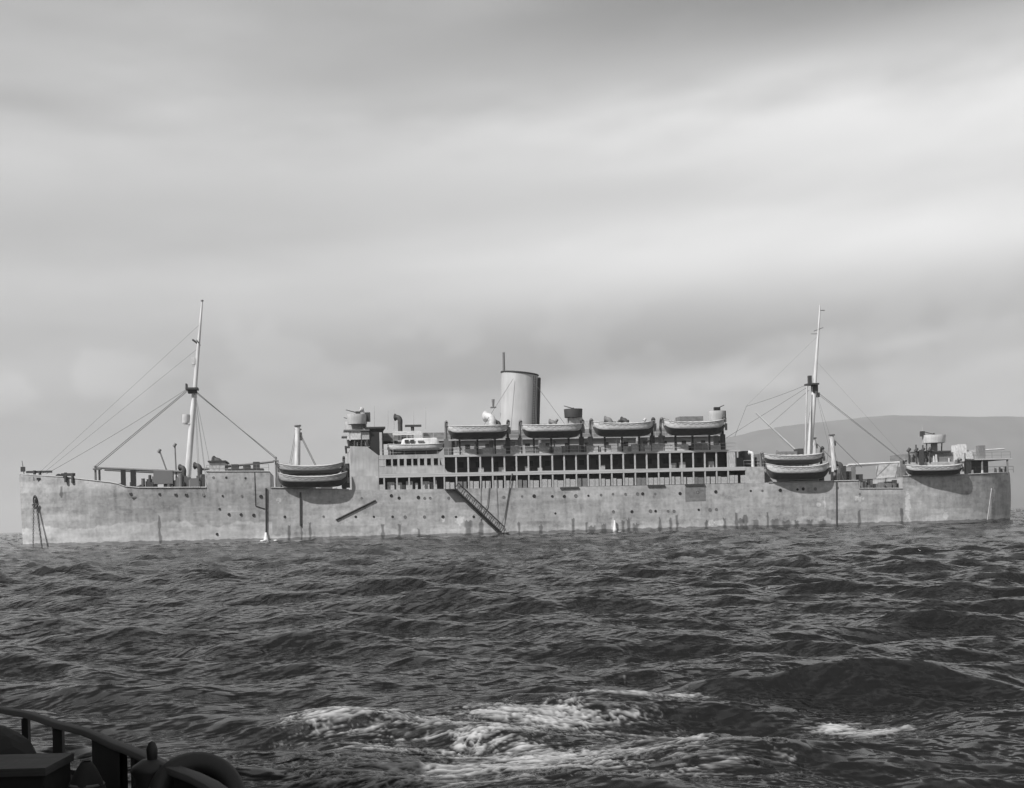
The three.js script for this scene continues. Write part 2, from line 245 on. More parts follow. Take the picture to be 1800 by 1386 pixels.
// portholes: brass ring and dark glass set into the plating
{
  const ring = new THREE.TorusGeometry(0.26, 0.05, 5, 14), glass = new THREE.CylinderGeometry(0.26, 0.26, 0.04, 14); glass.rotateX(Math.PI / 2);
  const pg = mergeGeometries([glass.toNonIndexed(), ring.toNonIndexed()]);
  const ports = [[-55.8, 7.26], [-51.7, 7.12], [-49.4, 6.98], [-47.9, 6.92], [-45.5, 6.86], [-42.8, 6.64], [-40.1, 6.58], [-37.4, 6.44], [-43.3, 4.79], [-42.0, 3.98], [-40.3, 3.91], [-38.5, 3.78], [-44.0, 9.26], [-42.2, 9.22], [-39.5, 9.08], [-43.8, 1.20], [-23.1, 5.87], [-18.8, 6.10], [-17.7, 5.74], [-14.9, 5.76], [-14.0, 5.63], [-13.2, 5.64], [-24.0, 3.18], [-21.4, 3.12], [-18.7, 3.05], [-16.9, 3.00], [-14.1, 2.93], [-34.1, 3.43], [-28.6, 3.34], [-10.5, 5.58], [-2.4, 5.51], [0.3, 5.58], [2.1, 5.58], [4.8, 5.48], [6.6, 5.43], [-11.4, 2.87], [-9.5, 2.82], [-6.9, 2.76], [5.2, 2.96], [8.3, 5.48], [10.2, 5.44], [12.1, 5.51], [13.9, 5.61], [15.8, 5.56], [17.6, 5.56], [18.4, 5.54], [20.3, 5.50], [24.1, 5.46], [26.8, 5.57], [29.6, 5.59], [13.9, 3.00], [16.7, 2.93], [19.5, 2.95], [20.3, 2.93], [22.2, 2.88], [23.1, 2.86], [26.9, 2.96], [28.6, 2.94], [29.6, 2.96], [35.0, 5.61], [36.8, 5.60], [39.6, 5.59], [42.3, 5.65], [43.2, 5.72], [45.1, 5.68], [48.6, 5.77], [52.1, 4.74]];
  for (const [x, y] of ports) {
    const m = part('porthole', pg, rnd() < 0.6 ? M.black : M.steel, hull); m.position.set(x, y, halfAt(x, y) + 0.015);
    m.rotation.y = -Math.atan((halfAt(x + 0.4, y) - halfAt(x - 0.4, y)) / 0.8); m.scale.setScalar(rr(0.52, 0.9));
  }
}
// decks
function deckSheet(name, x0, x1, yf, mat, parent = ship, inset = 0.06) {
  const n = Math.max(2, Math.ceil((x1 - x0) / 2)); const f = (i, up) => { const x = lerp(x0, x1, i / n), y = yf(x), h = Math.max(0.02, halfAt(x, y) - inset); return [x, y, h]; };
  const top = grid(n, 1, (i, j) => { const q = f(i); return [q[0], q[1], j ? q[2] : -q[2]]; }, (i, j, q) => [q[0] / 6, q[2] / 6]);
  const bot = grid(n, 1, (i, j) => { const q = f(i); return [q[0], q[1] - 0.15, j ? -q[2] : q[2]]; });
  return part(name, [top, bot], mat, parent);
}
deckSheet('forecastle_deck', -71.6, -57, x => topAt(x) - 0.95, M.wood);
deckSheet('well_deck', -57, -45, () => 6.7, M.wood);
deckSheet('island_roof', -44.98, -36.06, x => topAt(x) - 0.02, M.wood);
deckSheet('well_deck', -36, -24.4, () => 6.4, M.wood);
deckSheet('shelter_deck', -24.4, 52, () => 6.68, M.wood);
deckSheet('aft_well_deck', 52, 59, () => 4.5, M.wood);
deckSheet('poop_deck', 59, 80.0, x => topAt(x) - 0.03, M.wood);
const bulkhead = (x, y0, y1) => { const h = halfAt(x, y0) - 0.03, h1 = halfAt(x, y1) - 0.03; part('bulkhead', prism([[-h, y0], [h, y0], [h1, y1], [-h1, y1]], -0.05, 0.05).rotateY(Math.PI / 2).translate(x, 0, 0), M.paint, ship); };
bulkhead(-57, 6.7, 8.4); bulkhead(-44.9, 6.7, 10.05); bulkhead(-36.12, 6.4, 9.9); bulkhead(52.1, 4.5, 6.75); bulkhead(59.1, 4.5, 7.25);

// superstructure, both sides
const sup = group('superstructure', ship);
const P = (name, geo, mat) => part(name, geo, mat, sup);
for (const s of [1, -1]) {
  const Z = (a, b) => s > 0 ? [a, b] : [-b, -a];
  const pr = (pts, a, b) => prism(pts, ...Z(a, b));
  P('corner_plating', pr([[-24.4, 7.0], [-20.55, 7.0], [-20.55, 12.0], [-22.1, 13.25], [-24.6, 13.4]], 8.86, 8.98), M.paint);
  // forward side plating with ten square window openings
  const wx = [[664, 674.7], [676.7, 686.3], [689, 697.3], [700.7, 709], [713, 722], [724.7, 732.7], [736.4, 744.7], [749, 756.4], [761, 769], [772, 780.7]].map(p => p.map(v => -20.5 + (v - 664.6) * 0.0824));
  const sp = new THREE.Shape([[-20.5, 9.28], [-11.05, 9.28], [-11.05, 12.0], [-20.5, 12.0]].map(p => new THREE.Vector2(...p)));
  for (const [a, b] of wx) sp.holes.push(new THREE.Path([[a + 0.03, 10.42], [a + 0.03, 11.42], [b, 11.42], [b, 10.42]].map(p => new THREE.Vector2(...p))));
  const pg = new THREE.ExtrudeGeometry(sp, { depth: 0.09, bevelEnabled: false }); { const uv = pg.attributes.uv; for (let i = 0; i < uv.count; i++) uv.setXY(i, uv.getX(i) / 9, uv.getY(i) / 9); } pg.translate(0, 0, s > 0 ? 8.88 : -8.97); P('side_plating', pg, M.paint);
  for (const [a, b] of wx) P('window_frame', [box(a + 0.03, b, 10.36, 10.42, ...Z(8.86, 9.01)), box(a + 0.03, b, 11.42, 11.47, ...Z(8.86, 9.01))], M.paint);
  P('deck_edge', box(-20.5, 34.3, 8.72, 9.26, ...Z(8.82, 9.03)), M.pale);
  P('boat_deck_edge', box(-11.0, 33.4, 11.55, 11.86, ...Z(8.82, 9.05)), M.pale);
  for (const px of [673.7, 696, 717.6, 739.6, 762]) { const x = -20.5 + (px - 665) * 0.0824; P('pillar', box(x - 0.11, x + 0.11, 6.95, 8.72, ...Z(8.8, 9.0)), M.paint); }
  P('side_panel', box(-20.5, -19.8, 6.95, 7.75, ...Z(8.84, 8.96)), M.paint);
  const sp2 = 1.777;
  for (let k = 0; k < 25; k++) {
    const x = -11.05 + k * sp2;
    P('pillar', box(x - 0.11, x + 0.11, 9.26, 11.55, ...Z(8.84, 9.0)), M.pale);
    if (x < 34) P('pillar', box(x - 0.10, x + 0.10, 6.85, 8.72, ...Z(8.84, 9.0)), M.paint);
  }
  P('pillar', box(31.75, 32.75, 9.26, 11.55, ...Z(8.8, 9.0)), M.pale);
  P('corner_bracket', pr([[-10.94, 9.26], [-9.9, 9.26], [-10.6, 9.45], [-10.94, 9.95]], 8.86, 8.96), M.paint);
  for (let k = 0; k < 26; k++) {   // rail screens of the lower promenade
    const x = -11.05 + k * sp2; if (x > 33.5) break;
    const a = x + 0.14, b = x + sp2 - rr(0.14, 0.36), m = rr(0.35, 0.65), top = 7.95 + rr(-0.08, 0.1), mid = lerp(a, b, m);
    P('rail_screen', [box(a, mid - 0.06, 6.84, top, ...Z(8.86, 8.92)), box(mid + rr(0, 0.12), b, 6.84, top - rr(0, 0.12), ...Z(8.84, 8.9))], k % 5 === 1 ? M.mid : M.paint);
  }
  for (const [a, b, t] of [[-19.3, -18.3, 8.1], [-18, -17.2, 8.0], [-16.6, -15.6, 8.15], [-15.3, -14.9, 7.9], [-14.2, -13.2, 8.1], [-12.4, -12.1, 8.2]]) P('rail_screen', box(a, b, 6.95, t, ...Z(8.3, 8.38)), M.pale);
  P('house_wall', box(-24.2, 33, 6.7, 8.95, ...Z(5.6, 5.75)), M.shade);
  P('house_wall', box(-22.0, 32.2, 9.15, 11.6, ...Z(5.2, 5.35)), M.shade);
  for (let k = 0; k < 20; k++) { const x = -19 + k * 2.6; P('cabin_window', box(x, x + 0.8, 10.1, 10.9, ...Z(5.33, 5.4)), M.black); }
  P('after_plating', box(34.25, 37.2, 6.78, 9.22, ...Z(8.86, 8.98)), M.paint); P('house_wall', box(37.2, 46.6, 6.7, 9.05, ...Z(7.4, 7.5)), M.paint);
}
for (let x = -9.6; x < 31; ) { const w = rr(0.9, 2.1); P('rail_screen', box(x, x + w, 11.88, 11.88 + rr(0.75, 1.15), 8.72, 8.8), [M.paint, M.pale, M.mid][Math.floor(rnd() * 2.4)]); x += w + (rnd() < 0.4 ? rr(0.4, 1.0) : 0.12); }
P('promenade_deck', box(-24.2, 34.3, 8.95, 9.13, -8.84, 8.84), M.wood);
P('boat_deck', box(-22.0, 33.3, 11.6, 11.8, -8.86, 8.86), M.wood);
P('front_bulkhead', box(-24.4, -24.2, 6.6, 13.2, -8.85, 8.85), M.paint);
P('after_bulkhead', box(46.6, 46.78, 6.7, 9.04, -7.5, 7.5), M.paint); P('after_bulkhead', box(37.05, 37.19, 6.7, 9.04, -8.84, 8.84), M.paint);
P('after_house_roof', box(33.3, 37.2, 9.05, 9.2, -8.85, 8.85), M.wood); P('after_house_roof', box(37.21, 46.8, 9.05, 9.2, -7.6, 7.6), M.wood);
P('after_bulkhead', box(32.9, 33.1, 9.2, 11.6, -8.6, 8.6), M.mid);
P('boat_deck_house', box(-18, 31, 11.8, 14.1, -5.4, 5.4), M.paint);
P('house_roof', box(-18.4, 31.4, 14.1, 14.28, -5.9, 5.9), M.pale);
P('upper_house', box(-9, 28, 14.28, 15.6, -4, 4), M.mid);
for (let k = 0; k < 16; k++) { const x = -16.5 + k * 3; P('house_window', box(x, x + 0.7, 12.8, 13.5, 5.38, 5.43), M.black); }
for (let k = 0; k < 11; k++) { const x = rr(-10, 31), w = rr(0.7, 2.2), h = rr(0.6, 1.3); P('deck_locker', box(x, x + w, 11.8, 11.8 + h, 7.2, 8.1), k % 3 ? M.paint : M.pale); }
for (let k = 0; k < 9; k++) { const x = rr(-9, 31), w = rr(0.5, 1.0); P('deck_stores', box(x, x + w, 9.13, 9.13 + rr(0.6, 1.1), 7.3, 8.0), M.paint); }
for (let k = 0; k < 6; k++) { const x = rr(-19, -12); P('deck_stores', box(x, x + rr(0.4, 0.8), 6.7, 6.7 + rr(0.9, 1.5), 7.0, 7.6), M.pale); }
const fence = (x0, x1, y, z, mat = M.steel, hgt = 1.05) => { const g = [wire(V(x0, y + hgt, z), V(x1, y + hgt, z), 0.03), wire(V(x0, y + hgt / 2, z), V(x1, y + hgt / 2, z), 0.02)]; const n = Math.max(1, Math.round(Math.abs(x1 - x0) / 1.6)); for (let i = 0; i <= n; i++) { const x = lerp(x0, x1, i / n); g.push(bar(V(x, y, z), V(x, y + hgt, z), 0.03, 0.03, 5)); } return g; };
for (const s of [1, -1]) { P('guard_rail', fence(-20, 33, 11.8, s * 8.9), M.pale); P('guard_rail', fence(-17, 31, 14.28, s * 5.8), M.pale); P('guard_rail', fence(34.5, 46.6, 9.2, s * 7.5), M.pale); }

// bridge
const bridge = group('bridge', ship);
const B = (n, g, m) => part(n, g, m, bridge);
B('wheelhouse', box(-21.7, -19.7, 11.8, 15.9, -8.3, 8.3), M.black);
B('wheelhouse_roof', box(-22.2, -19.4, 15.9, 16.15, -8.6, 8.6), M.dark);
B('bridge_front', box(-24.6, -24.45, 14.2, 15.55, -8.6, 8.6), M.white);
for (const s of [1, -1]) {
  const Z = (a, b) => s > 0 ? [a, b] : [-b, -a];
  B('wing_screen', box(-24.5, -23.0, 14.35, 15.6, ...Z(8.5, 8.6)), M.white);
  B('wing_screen', box(-22.95, -21.75, 14.35, 15.4, ...Z(8.35, 8.45)), M.paint);
  B('wing_platform', box(-25.4, -21.7, 15.58, 15.78, ...Z(5.5, 8.8)), M.steel);
  for (const x of [-24.7, -23.9, -22.9, -22.1]) B('wing_strut', bar(V(x, 13.2, s * 8.4), V(x + (x < -24 ? -0.1 : 0.1), 14.35, s * 8.4), 0.16), M.dark);
  B('wing_beam', box(-24.9, -21.7, 14.0, 14.35, ...Z(7.6, 8.35)), M.dark);
  B('gun_tub', lathe([[1.25, 0], [1.42, 0.02], [1.5, 1.45], [1.42, 1.45], [1.35, 0.1], [0, 0.08]], 20).translate(-23.4, 16.6, s * 7.4), M.pale);
  B('tub_pedestal', bar(V(-23.4, 15.78, s * 7.4), V(-23.4, 16.62, s * 7.4), 0.7, 0.9, 12), M.mid);
  B('gun', [bar(V(-23.4, 17.2, s * 7.4), V(-23.4, 18.3, s * 7.4), 0.14, 0.1), bar(V(-23.0, 18.2, s * 7.4), V(-25.0, 18.75, s * 7.4), 0.09, 0.05), box(-23.6, -22.9, 17.9, 18.5, ...Z(7.2, 7.6))], M.dark);
  B('signal_locker', box(-22.3, -21.5, 17.0, 18.3, ...Z(6.9, 8.0)), M.dark);
  B('searchlight', [lathe([[0, 0], [0.35, 0.1], [0.4, 0.5], [0.36, 0.6], [0, 0.55]], 14).rotateZ(1.2).translate(-22.4, 18.6, s * 7.4), bar(V(-22.4, 18.2, s * 7.4), V(-22.4, 18.6, s * 7.4), 0.08)], M.white);
}
B('bridge_front_panel', box(-24.4, -21.7, 13.2, 13.35, -8.6, 8.6), M.wood);
B('chart_house', box(-19.7, -15.0, 14.3, 15.5, -4, 4), M.mid);
B('awning', box(-18.3, -14.1, 14.95, 15.55, 7.2, 7.35), M.white);
for (const x of [-18.2, -16.2, -14.2]) B('awning_post', bar(V(x, 11.8, 7.3), V(x, 15, 7.3), 0.05), M.pale);
B('range_finder', [box(-16.3, -13.9, 16.3, 16.6, 4.5, 5.2), bar(V(-15.2, 15.5, 4.85), V(-15.2, 16.4, 4.85), 0.25)], M.dark);
B('davit_post', box(-20.3, -19.95, 11.8, 15.3, 8.7, 8.95), M.pale);
for (const x of [-20.8, -18.8, -17.9, -15.0, -13.2]) B('aerial', bar(V(x, 16, 4), V(x + 0.1, rr(18.6, 19.6), 4), 0.05, 0.03, 5), M.pale);

// ventilators: cowl heads turned forward
function vent(x, y, z, h, r, mat, turn = Math.PI) {
  const g = [bar(V(0, 0, 0), V(0, h - r, 0), r * 0.62, r * 0.62, 12), tube([V(0, h - r * 1.2, 0), V(0, h - r * 0.3, 0), V(r * 0.35, h + r * 0.35, 0), V(r * 1.0, h + r * 0.55, 0)], r * 0.66, 12, 12), lathe([[r * 0.6, 0], [r, r * 0.55], [r * 0.93, r * 0.55], [r * 0.5, 0.05], [0, 0.05]], 14).rotateZ(-Math.PI / 2).translate(r * 0.9, h + r * 0.55, 0)];
  const m = part('ventilator', g, mat, ship); m.position.set(x, y, z); m.rotation.y = turn; return m;
}
vent(-17.0, 14.3, 4.6, 3.2, 0.55, M.dark, 2.6); vent(-3.2, 14.3, 4.2, 3.0, 0.85, M.white, 2.4); vent(-2.2, 14.3, 4.0, 2.2, 0.6, M.dark, 2.2);
vent(6.2, 14.3, 4.2, 2.2, 0.5, M.mid, 2.5); vent(14.9, 14.3, 4, 2.4, 0.6, M.mid, 2.6); vent(17.3, 14.3, 4.2, 2.3, 0.55, M.dark, 2.4); vent(24, 14.3, 4, 2.1, 0.5, M.mid, 2.7);
vent(-48.4, 6.7, 5, 4.0, 0.5, M.dark, 2.5); vent(-46.2, 6.7, 4.6, 4.2, 0.55, M.dark, 2.7); vent(-43.4, 10.1, 3, 1.5, 0.7, M.dark, 2.6); vent(37.2, 9.2, 4, 1.8, 0.5, M.dark, 2.6); vent(51.2, 6.7, 4, 2.6, 0.55, M.dark, 2.6); vent(41.8, 9.2, 4, 1.8, 0.6, M.mid, 2.5);
// deck-top gear between funnel and after gun
for (const [x0, x1, y0, y1, m] of [[2.5, 5.2, 15.6, 16.5, 'dark'], [5.6, 8.4, 15.6, 16.4, 'dark'], [8.6, 10.6, 15.6, 17.4, 'paint'], [10.8, 12.4, 15.6, 16.9, 'pale'], [13.2, 15.8, 15.6, 16.7, 'mid'], [16.6, 17.8, 15.6, 16.9, 'dark'], [25.7, 29.4, 15.6, 17.3, 'mid'], [-13.5, -9.6, 14.3, 15.5, 'mid'], [-8, -5, 15.6, 16.3, 'mid']]) part('skylight_house', box(x0, x1, y0, y1, 1.2, 3.9), M[m], ship);
{
  const t = group('gun_platform', ship);
  part('gun_tub', lathe([[1.2, 0], [1.35, 0.02], [1.42, 1.3], [1.34, 1.3], [1.28, 0.1], [0, 0.08]], 20).translate(9.3, 17.4, 3.4), M.dark, t);
  part('gun', [bar(V(9.3, 17.5, 3.4), V(9.3, 18.9, 3.4), 0.15), bar(V(9.6, 18.7, 3.4), V(7.9, 19.2, 3.4), 0.08, 0.05)], M.black, t);
  part('gun_tub', lathe([[1.1, 0], [1.25, 0.02], [1.35, 1.5], [1.27, 1.5], [1.2, 0.1], [0, 0.08]], 20).translate(31.4, 16.5, 4.4), M.pale, t);
  part('tub_pedestal', bar(V(31.4, 11.8, 4.4), V(31.4, 16.55, 4.4), 0.8, 1.1, 12), M.mid, t);
  part('gun', [bar(V(31.4, 16.6, 4.4), V(31.4, 18.4, 4.4), 0.16), bar(V(31.0, 18.2, 4.4), V(32.6, 18.9, 4.4), 0.09, 0.05), box(31.0, 31.9, 17.9, 18.6, 4.1, 4.7)], M.black, t);
  part('gun_shield', box(32.5, 32.62, 16.6, 18.0, 3.6, 5.2), M.dark, t);
}

// life rafts, boxes and gear crowding the boat deck and house tops
for (let k = 0; k < 46; k++) {
  const x = rr(-19, 31.5), w = rr(0.25, 1.1), y0 = 11.8, h = rr(0.8, 2.3), z = rr(5.8, 8.0), m = [M.dark, M.mid, M.steel, M.pale, M.paint, M.shade][Math.floor(rnd() * 6)];
  if (x > -19.6 && x < -10.8 && z > 6.6) continue;
  part(rnd() < 0.5 ? 'deck_box' : 'deck_fitting', rnd() < 0.55 ? box(x, x + w, y0, y0 + h, z - 0.3, z + 0.3) : [bar(V(x, y0, z), V(x, y0 + h, z), 0.12, 0.1, 7), bar(V(x, y0 + h - 0.25, z), V(x, y0 + h + 0.15, z), 0.28, 0.22, 9)], m, ship);
}
for (let k = 0; k < 34; k++) {
  const x = rr(-13.5, 29.5), w = rr(0.25, 1.2), h = rr(0.4, 1.5), z = rr(1.5, 3.7), y0 = x > -9 && x < 28 ? 15.6 : 14.28, m = [M.dark, M.mid, M.steel, M.pale, M.black][Math.floor(rnd() * 5)];
  if (x > -2.5 && x < 5.2) continue;
  part('house_top_gear', rnd() < 0.5 ? box(x, x + w, y0, y0 + h * 0.8, z - 0.3, z + 0.3) : [bar(V(x, y0, z), V(x, y0 + h, z), 0.1, 0.08, 7), bar(V(x - 0.1, y0 + h - 0.2, z), V(x + 0.15, y0 + h + 0.15, z), 0.24, 0.2, 8)], m, ship);
}
// funnel
{
  const fn = group('funnel', ship);
  const rows = 10, cols = 40, H = 11.2;
  const shell = grid(cols, rows, (i, j) => { const a = (i / cols) * Math.PI * 2, t = j / rows; return [1.15 + 0.62 * t + (2.78 + 0.03 * t) * Math.cos(a), 13.3 + (H - 0.32 * Math.cos(a)) * t, 2.35 * Math.sin(a)]; });
  const inner = grid(cols, 2, (i, j) => { const a = (i / cols) * Math.PI * 2; return [1.77 - 0.1 * j + 2.62 * Math.cos(a), 13.3 + H - 0.32 * Math.cos(a) - j * 2.5, 2.2 * Math.sin(a)]; });
  const streaked = greyTex(256, 128, (u, v) => 0.46 + 0.14 * (fbm(u * 9, v * 4, 4, 15) - 0.5) + 0.12 * (fbm(u * 40, v * 3, 3, 19) - 0.5));
  part('casing', shell, new THREE.MeshStandardMaterial({ map: streaked, roughness: 0.6, side: THREE.DoubleSide }), fn);
  part('flue', inner, M.black, fn);
  part('rim', tube(Array.from({ length: 25 }, (_, i) => { const a = (i / 24) * Math.PI * 2; return V(1.77 + 2.84 * Math.cos(a), 13.3 + H - 0.32 * Math.cos(a), 2.4 * Math.sin(a)); }), 0.12, 60, 6), M.dark, fn);
  part('steam_pipe', [bar(V(-0.72, 21.5, 0.2), V(-0.68, 27.75, 0.2), 0.2, 0.18)], M.steel, fn);
  part('steam_pipe', [bar(V(4.05, 13.4, 0.9), V(4.62, 23.8, 0.9), 0.2), bar(V(4.3, 13.4, -0.3), V(4.85, 23.8, -0.3), 0.22)], M.dark, fn);
  const lad = [bar(V(3.1, 14, 1.75), V(3.65, 24.0, 1.75), 0.04, 0.04, 5), bar(V(3.45, 14, 1.55), V(4.0, 24, 1.55), 0.04, 0.04, 5)]; for (let k = 0; k < 26; k++) { const y = 14.2 + k * 0.37, dx = (y - 14) * 0.055; lad.push(bar(V(3.1 + dx, y, 1.77), V(3.45 + dx, y, 1.57), 0.025, 0.025, 4)); } part('ladder', lad, M.dark, fn);
  part('siren', [box(-2.9, -2.1, 19.3, 19.45, -0.2, 0.9), bar(V(-2.5, 19.4, 0.4), V(-2.5, 20.6, 0.4), 0.14, 0.24)], M.mid, fn);
  for (const [a, b] of [[V(0.4, 23.5, 2.4), V(-6, 14.3, 5.6)], [V(3.2, 23.5, 2.2), V(9, 14.3, 5.6)]]) part('guy_wire', wire(a, b, 0.03), M.rope, fn);
}

// masts
const fore = group('foremast', ship);
{
  const F = (n, g, m) => part(n, g, m, fore);
  const at = y => -48.7 + (y - 6.7) * 0.107;
  F('lower_mast', bar(V(at(6.7), 6.7, 0), V(at(22.8), 22.8, 0), 0.48, 0.40, 14), M.white);
  F('topmast', bar(V(at(22.5), 22.5, 0), V(at(35.8), 35.8, 0), 0.34, 0.13, 12), M.white);
  F('mast_head', [box(at(23) - 1.3, at(23) + 0.5, 22.6, 22.9, -1.1, 1.1), box(at(23) - 1.0, at(23) + 0.3, 22.1, 22.6, -0.5, 0.5), box(at(23) - 1.3, at(23) - 1.1, 22.9, 23.5, -0.9, 0.9)], M.dark);
  F('crows_nest', [lathe([[0.45, 0], [0.55, 0.05], [0.6, 1.3], [0.54, 1.3], [0.45, 0.1], [0, 0.1]], 14).translate(at(18.3) - 0.95, 17.7, 0), box(at(18) - 1.2, at(18), 17.5, 17.7, -0.4, 0.4)], M.white);
  F('mast_light', [box(at(27.6) - 0.85, at(27.6) - 0.4, 26.4, 27.5, -0.25, 0.25), box(at(26) - 0.7, at(26), 26.1, 26.3, -0.15, 0.15)], M.white);
  F('yard', [bar(V(at(29.4), 29.6, -3), V(at(29.4), 29.6, 3), 0.08), bar(V(at(29.6), 29.4, 0), V(at(29.6) - 0.9, 30.1, 0), 0.14)], M.dark);
  F('truck', lathe([[0, 0], [0.2, 0.05], [0.2, 0.25], [0, 0.3]], 10).translate(at(35.8), 35.7, 0), M.mid);
  const S = (a, b, r = 0.035, sag = 0) => F('stay', wire(a, b, r, sag), M.rope);
  S(V(at(32.4), 32.4, 0), V(-69.4, 10.8, 0.5), 0.018); S(V(at(28.8), 28.8, 0), V(-69.2, 10.6, -0.4), 0.02); S(V(at(22.8) - 1, 22.8, 0.3), V(-68.4, 10.6, 0.6), 0.03, 0.5);
  F('derrick_tackle', [wire(V(at(22.6) - 1, 22.6, 0.8), V(-61.2, 11.3, 3.8), 0.05), wire(V(at(22.6) - 1, 22.4, 0.6), V(-60.9, 11.3, 3.6), 0.05)], M.rope);
  F('derrick_tackle', [wire(V(at(22.4) + 0.4, 22.2, 0.6), V(-35.4, 12.1, 3.8), 0.06), wire(V(at(22.4) + 0.4, 22.0, 0.3), V(-35.1, 12.1, 3.4), 0.04)], M.rope);
  for (const s of [1, -1]) for (const dx of [1.0, 2.1, 3.2]) S(V(at(22.6), 22.4, s * 0.3), V(-48.2 + dx, 8.0, s * 8.7), 0.022);
    F('boom', bar(V(-60.8, 11.2, 3.8), V(-48.6, 10.35, 4.2), 0.16, 0.2), M.mid); F('boom', bar(V(-60.8, 11.2, -3.8), V(-48.6, 10.35, -4.2), 0.16, 0.2), M.mid);
  F('boom', bar(V(-35.6, 11.6, 4.0), V(-46.5, 10.6, 4.2), 0.16, 0.18), M.mid);
  F('boom_crutch', [bar(V(-61.0, 8.4, 3.8), V(-61.0, 11.5, 3.8), 0.16), bar(V(-60.5, 8.4, 3.4), V(-60.5, 11.0, 3.4), 0.16), box(-61.3, -60.2, 10.9, 11.1, 3.2, 4.2)], M.steel);
}
const main = group('mainmast', ship);
{
  const F = (n, g, m) => part(n, g, m, main);
  const at = y => 47.35 + (y - 8.5) * 0.1;
  F('lower_mast', bar(V(at(6.7), 6.7, 0), V(at(22), 22, 0), 0.46, 0.4, 14), M.white);
  F('topmast', bar(V(at(21.5), 21.5, 0), V(at(34.9), 34.9, 0), 0.32, 0.10, 12), M.white);
  F('derrick_post', bar(V(at(9) - 1.1, 9.2, 1.5), V(at(21) - 1.5, 22, 1.0), 0.16, 0.12), M.pale);
  F('mast_head', [box(at(22) - 1.3, at(22) + 0.4, 22.2, 22.45, -1.1, 1.1), box(at(22) - 0.4, at(22) + 0.4, 21, 22.2, -0.5, 0.5), box(at(22) - 1.0, at(22) - 0.5, 22.45, 23.7, -0.3, 0.3), box(at(22) + 0.3, at(22) + 0.7, 20.3, 21, -0.4, 0.4)], M.dark);
  F('yard', [bar(V(at(31), 31, -2), V(at(31), 31, 2), 0.06), bar(V(at(30.3) - 1.2, 30.3, 0), V(at(30.3), 30.3, 0), 0.05), bar(V(at(34), 34, 0), V(at(34) + 0.8, 34, 0), 0.07)], M.mid);
  const S = (a, b, r = 0.035, sag = 0) => F('stay', wire(a, b, r, sag), M.rope);
  S(V(at(22) - 1.2, 22.3, 0), V(37.4, 19.0, 0.4), 0.03, 0.3); S(V(at(22) - 1, 22, 0), V(33.5, 14.0, 2), 0.03); S(V(at(22) - 1, 21.4, 0.3), V(39.8, 15.6, 3.4), 0.03); S(V(at(30), 30, 0), V(37.4, 19, 0), 0.011); S(V(37.4, 19, 0.4), V(34.6, 14.2, 3), 0.03);
  S(V(at(21), 21.4, 0.4), V(61.6, 9.75, 4), 0.04); S(V(at(21), 21.2, 0.2), V(61.5, 9.75, 3.9), 0.03); S(V(at(26), 26, 0), V(61.8, 10.5, 3), 0.011);
  for (const s of [1, -1]) for (const dx of [0.6, 1.7]) S(V(at(22), 21.6, s * 0.3), V(48 + dx, 7.0, s * 8.7), 0.02);
  F('boom', bar(V(45.2, 10.6, 4), V(37.7, 17.7, 4), 0.17, 0.11), M.white); F('boom', bar(V(52.3, 9.35, 4), V(61.9, 9.65, 4), 0.19, 0.14), M.white); F('boom', bar(V(52.3, 9.35, -4), V(61.9, 9.65, -4), 0.19, 0.14), M.white);
  F('boom_crutch', [bar(V(61.6, 7.3, 4), V(61.6, 9.7, 4), 0.1), bar(V(61.6, 7.3, -4), V(61.6, 9.7, -4), 0.1)], M.mid);
}
function kingpost(x0, y0, x1, y1, z, r) {
  const k = group('kingpost', ship);
  part('post', bar(V(x0, y0, z), V(x1, y1, z), r, r * 0.85, 14), M.white, k);
  part('cap', lathe([[0, 0.25], [r * 1.2, 0.2], [r * 1.25, 0], [0, 0]], 14).translate(x1, y1, z), M.mid, k);
  part('block', [box(x1 + 0.2, x1 + 0.6, y1 - 1.6, y1 - 0.9, z - 0.15, z + 0.15)], M.dark, k);
  part('stay', wire(V(x1, y1 - 0.3, z), V(x0 + 4.0, y0 + 2.2, z + 1), 0.05), M.rope, k); part('stay', wire(V(x1 - 0.3, y1 - 0.5, z), V(x0 - 1.4, y0 + 2.5, z), 0.03), M.rope, k);
  return k;
}
for (const s of [1, -1]) { kingpost(-32.4, 6.4, -32.0, 16.7, s * 4, 0.42); kingpost(50.2, 6.7, 49.8, 14.0, s * 4, 0.40); }

// well-deck gear: hatches, winches, derrick crutches
function winch(x, y, z, s = 1) {
  const w = group('winch', ship); w.position.set(x, y, z); w.scale.setScalar(s);
  const cyl = (r, l, x, y) => new THREE.CylinderGeometry(r, r, l, 12).rotateX(Math.PI / 2).translate(x, y, 0);
  part('drum', [cyl(0.35, 1.6, 0, 0.8), cyl(0.6, 0.1, 0, 0.8).translate(0, 0, 0.6), cyl(0.6, 0.1, 0, 0.8).translate(0, 0, -0.6)], M.dark, w);
  part('frame', [box(-0.7, 0.7, 0, 1.1, 0.8, 0.9), box(-0.7, 0.7, 0, 1.1, -0.9, -0.8), box(-0.9, 0.9, 0, 0.15, -1, 1)], M.steel, w);
  part('cylinder', [bar(V(0.5, 0.5, 1.05), V(1.3, 0.8, 1.05), 0.22), bar(V(0.5, 0.5, -1.05), V(1.3, 0.8, -1.05), 0.22)], M.mid, w);
}
for (const [x, z] of [[-54.6, 5], [-50.8, 4.6], [-47.4, 3.4], [-54.6, -4], [-50.8, -4], [-30.5, 3], [-28, 4.5], [53.6, 4.5], [56.8, 4.5], [57.6, 2.5]]) winch(x, x > 0 ? 4.5 : x < -40 ? 6.7 : 6.4, z, rr(1.0, 1.35));
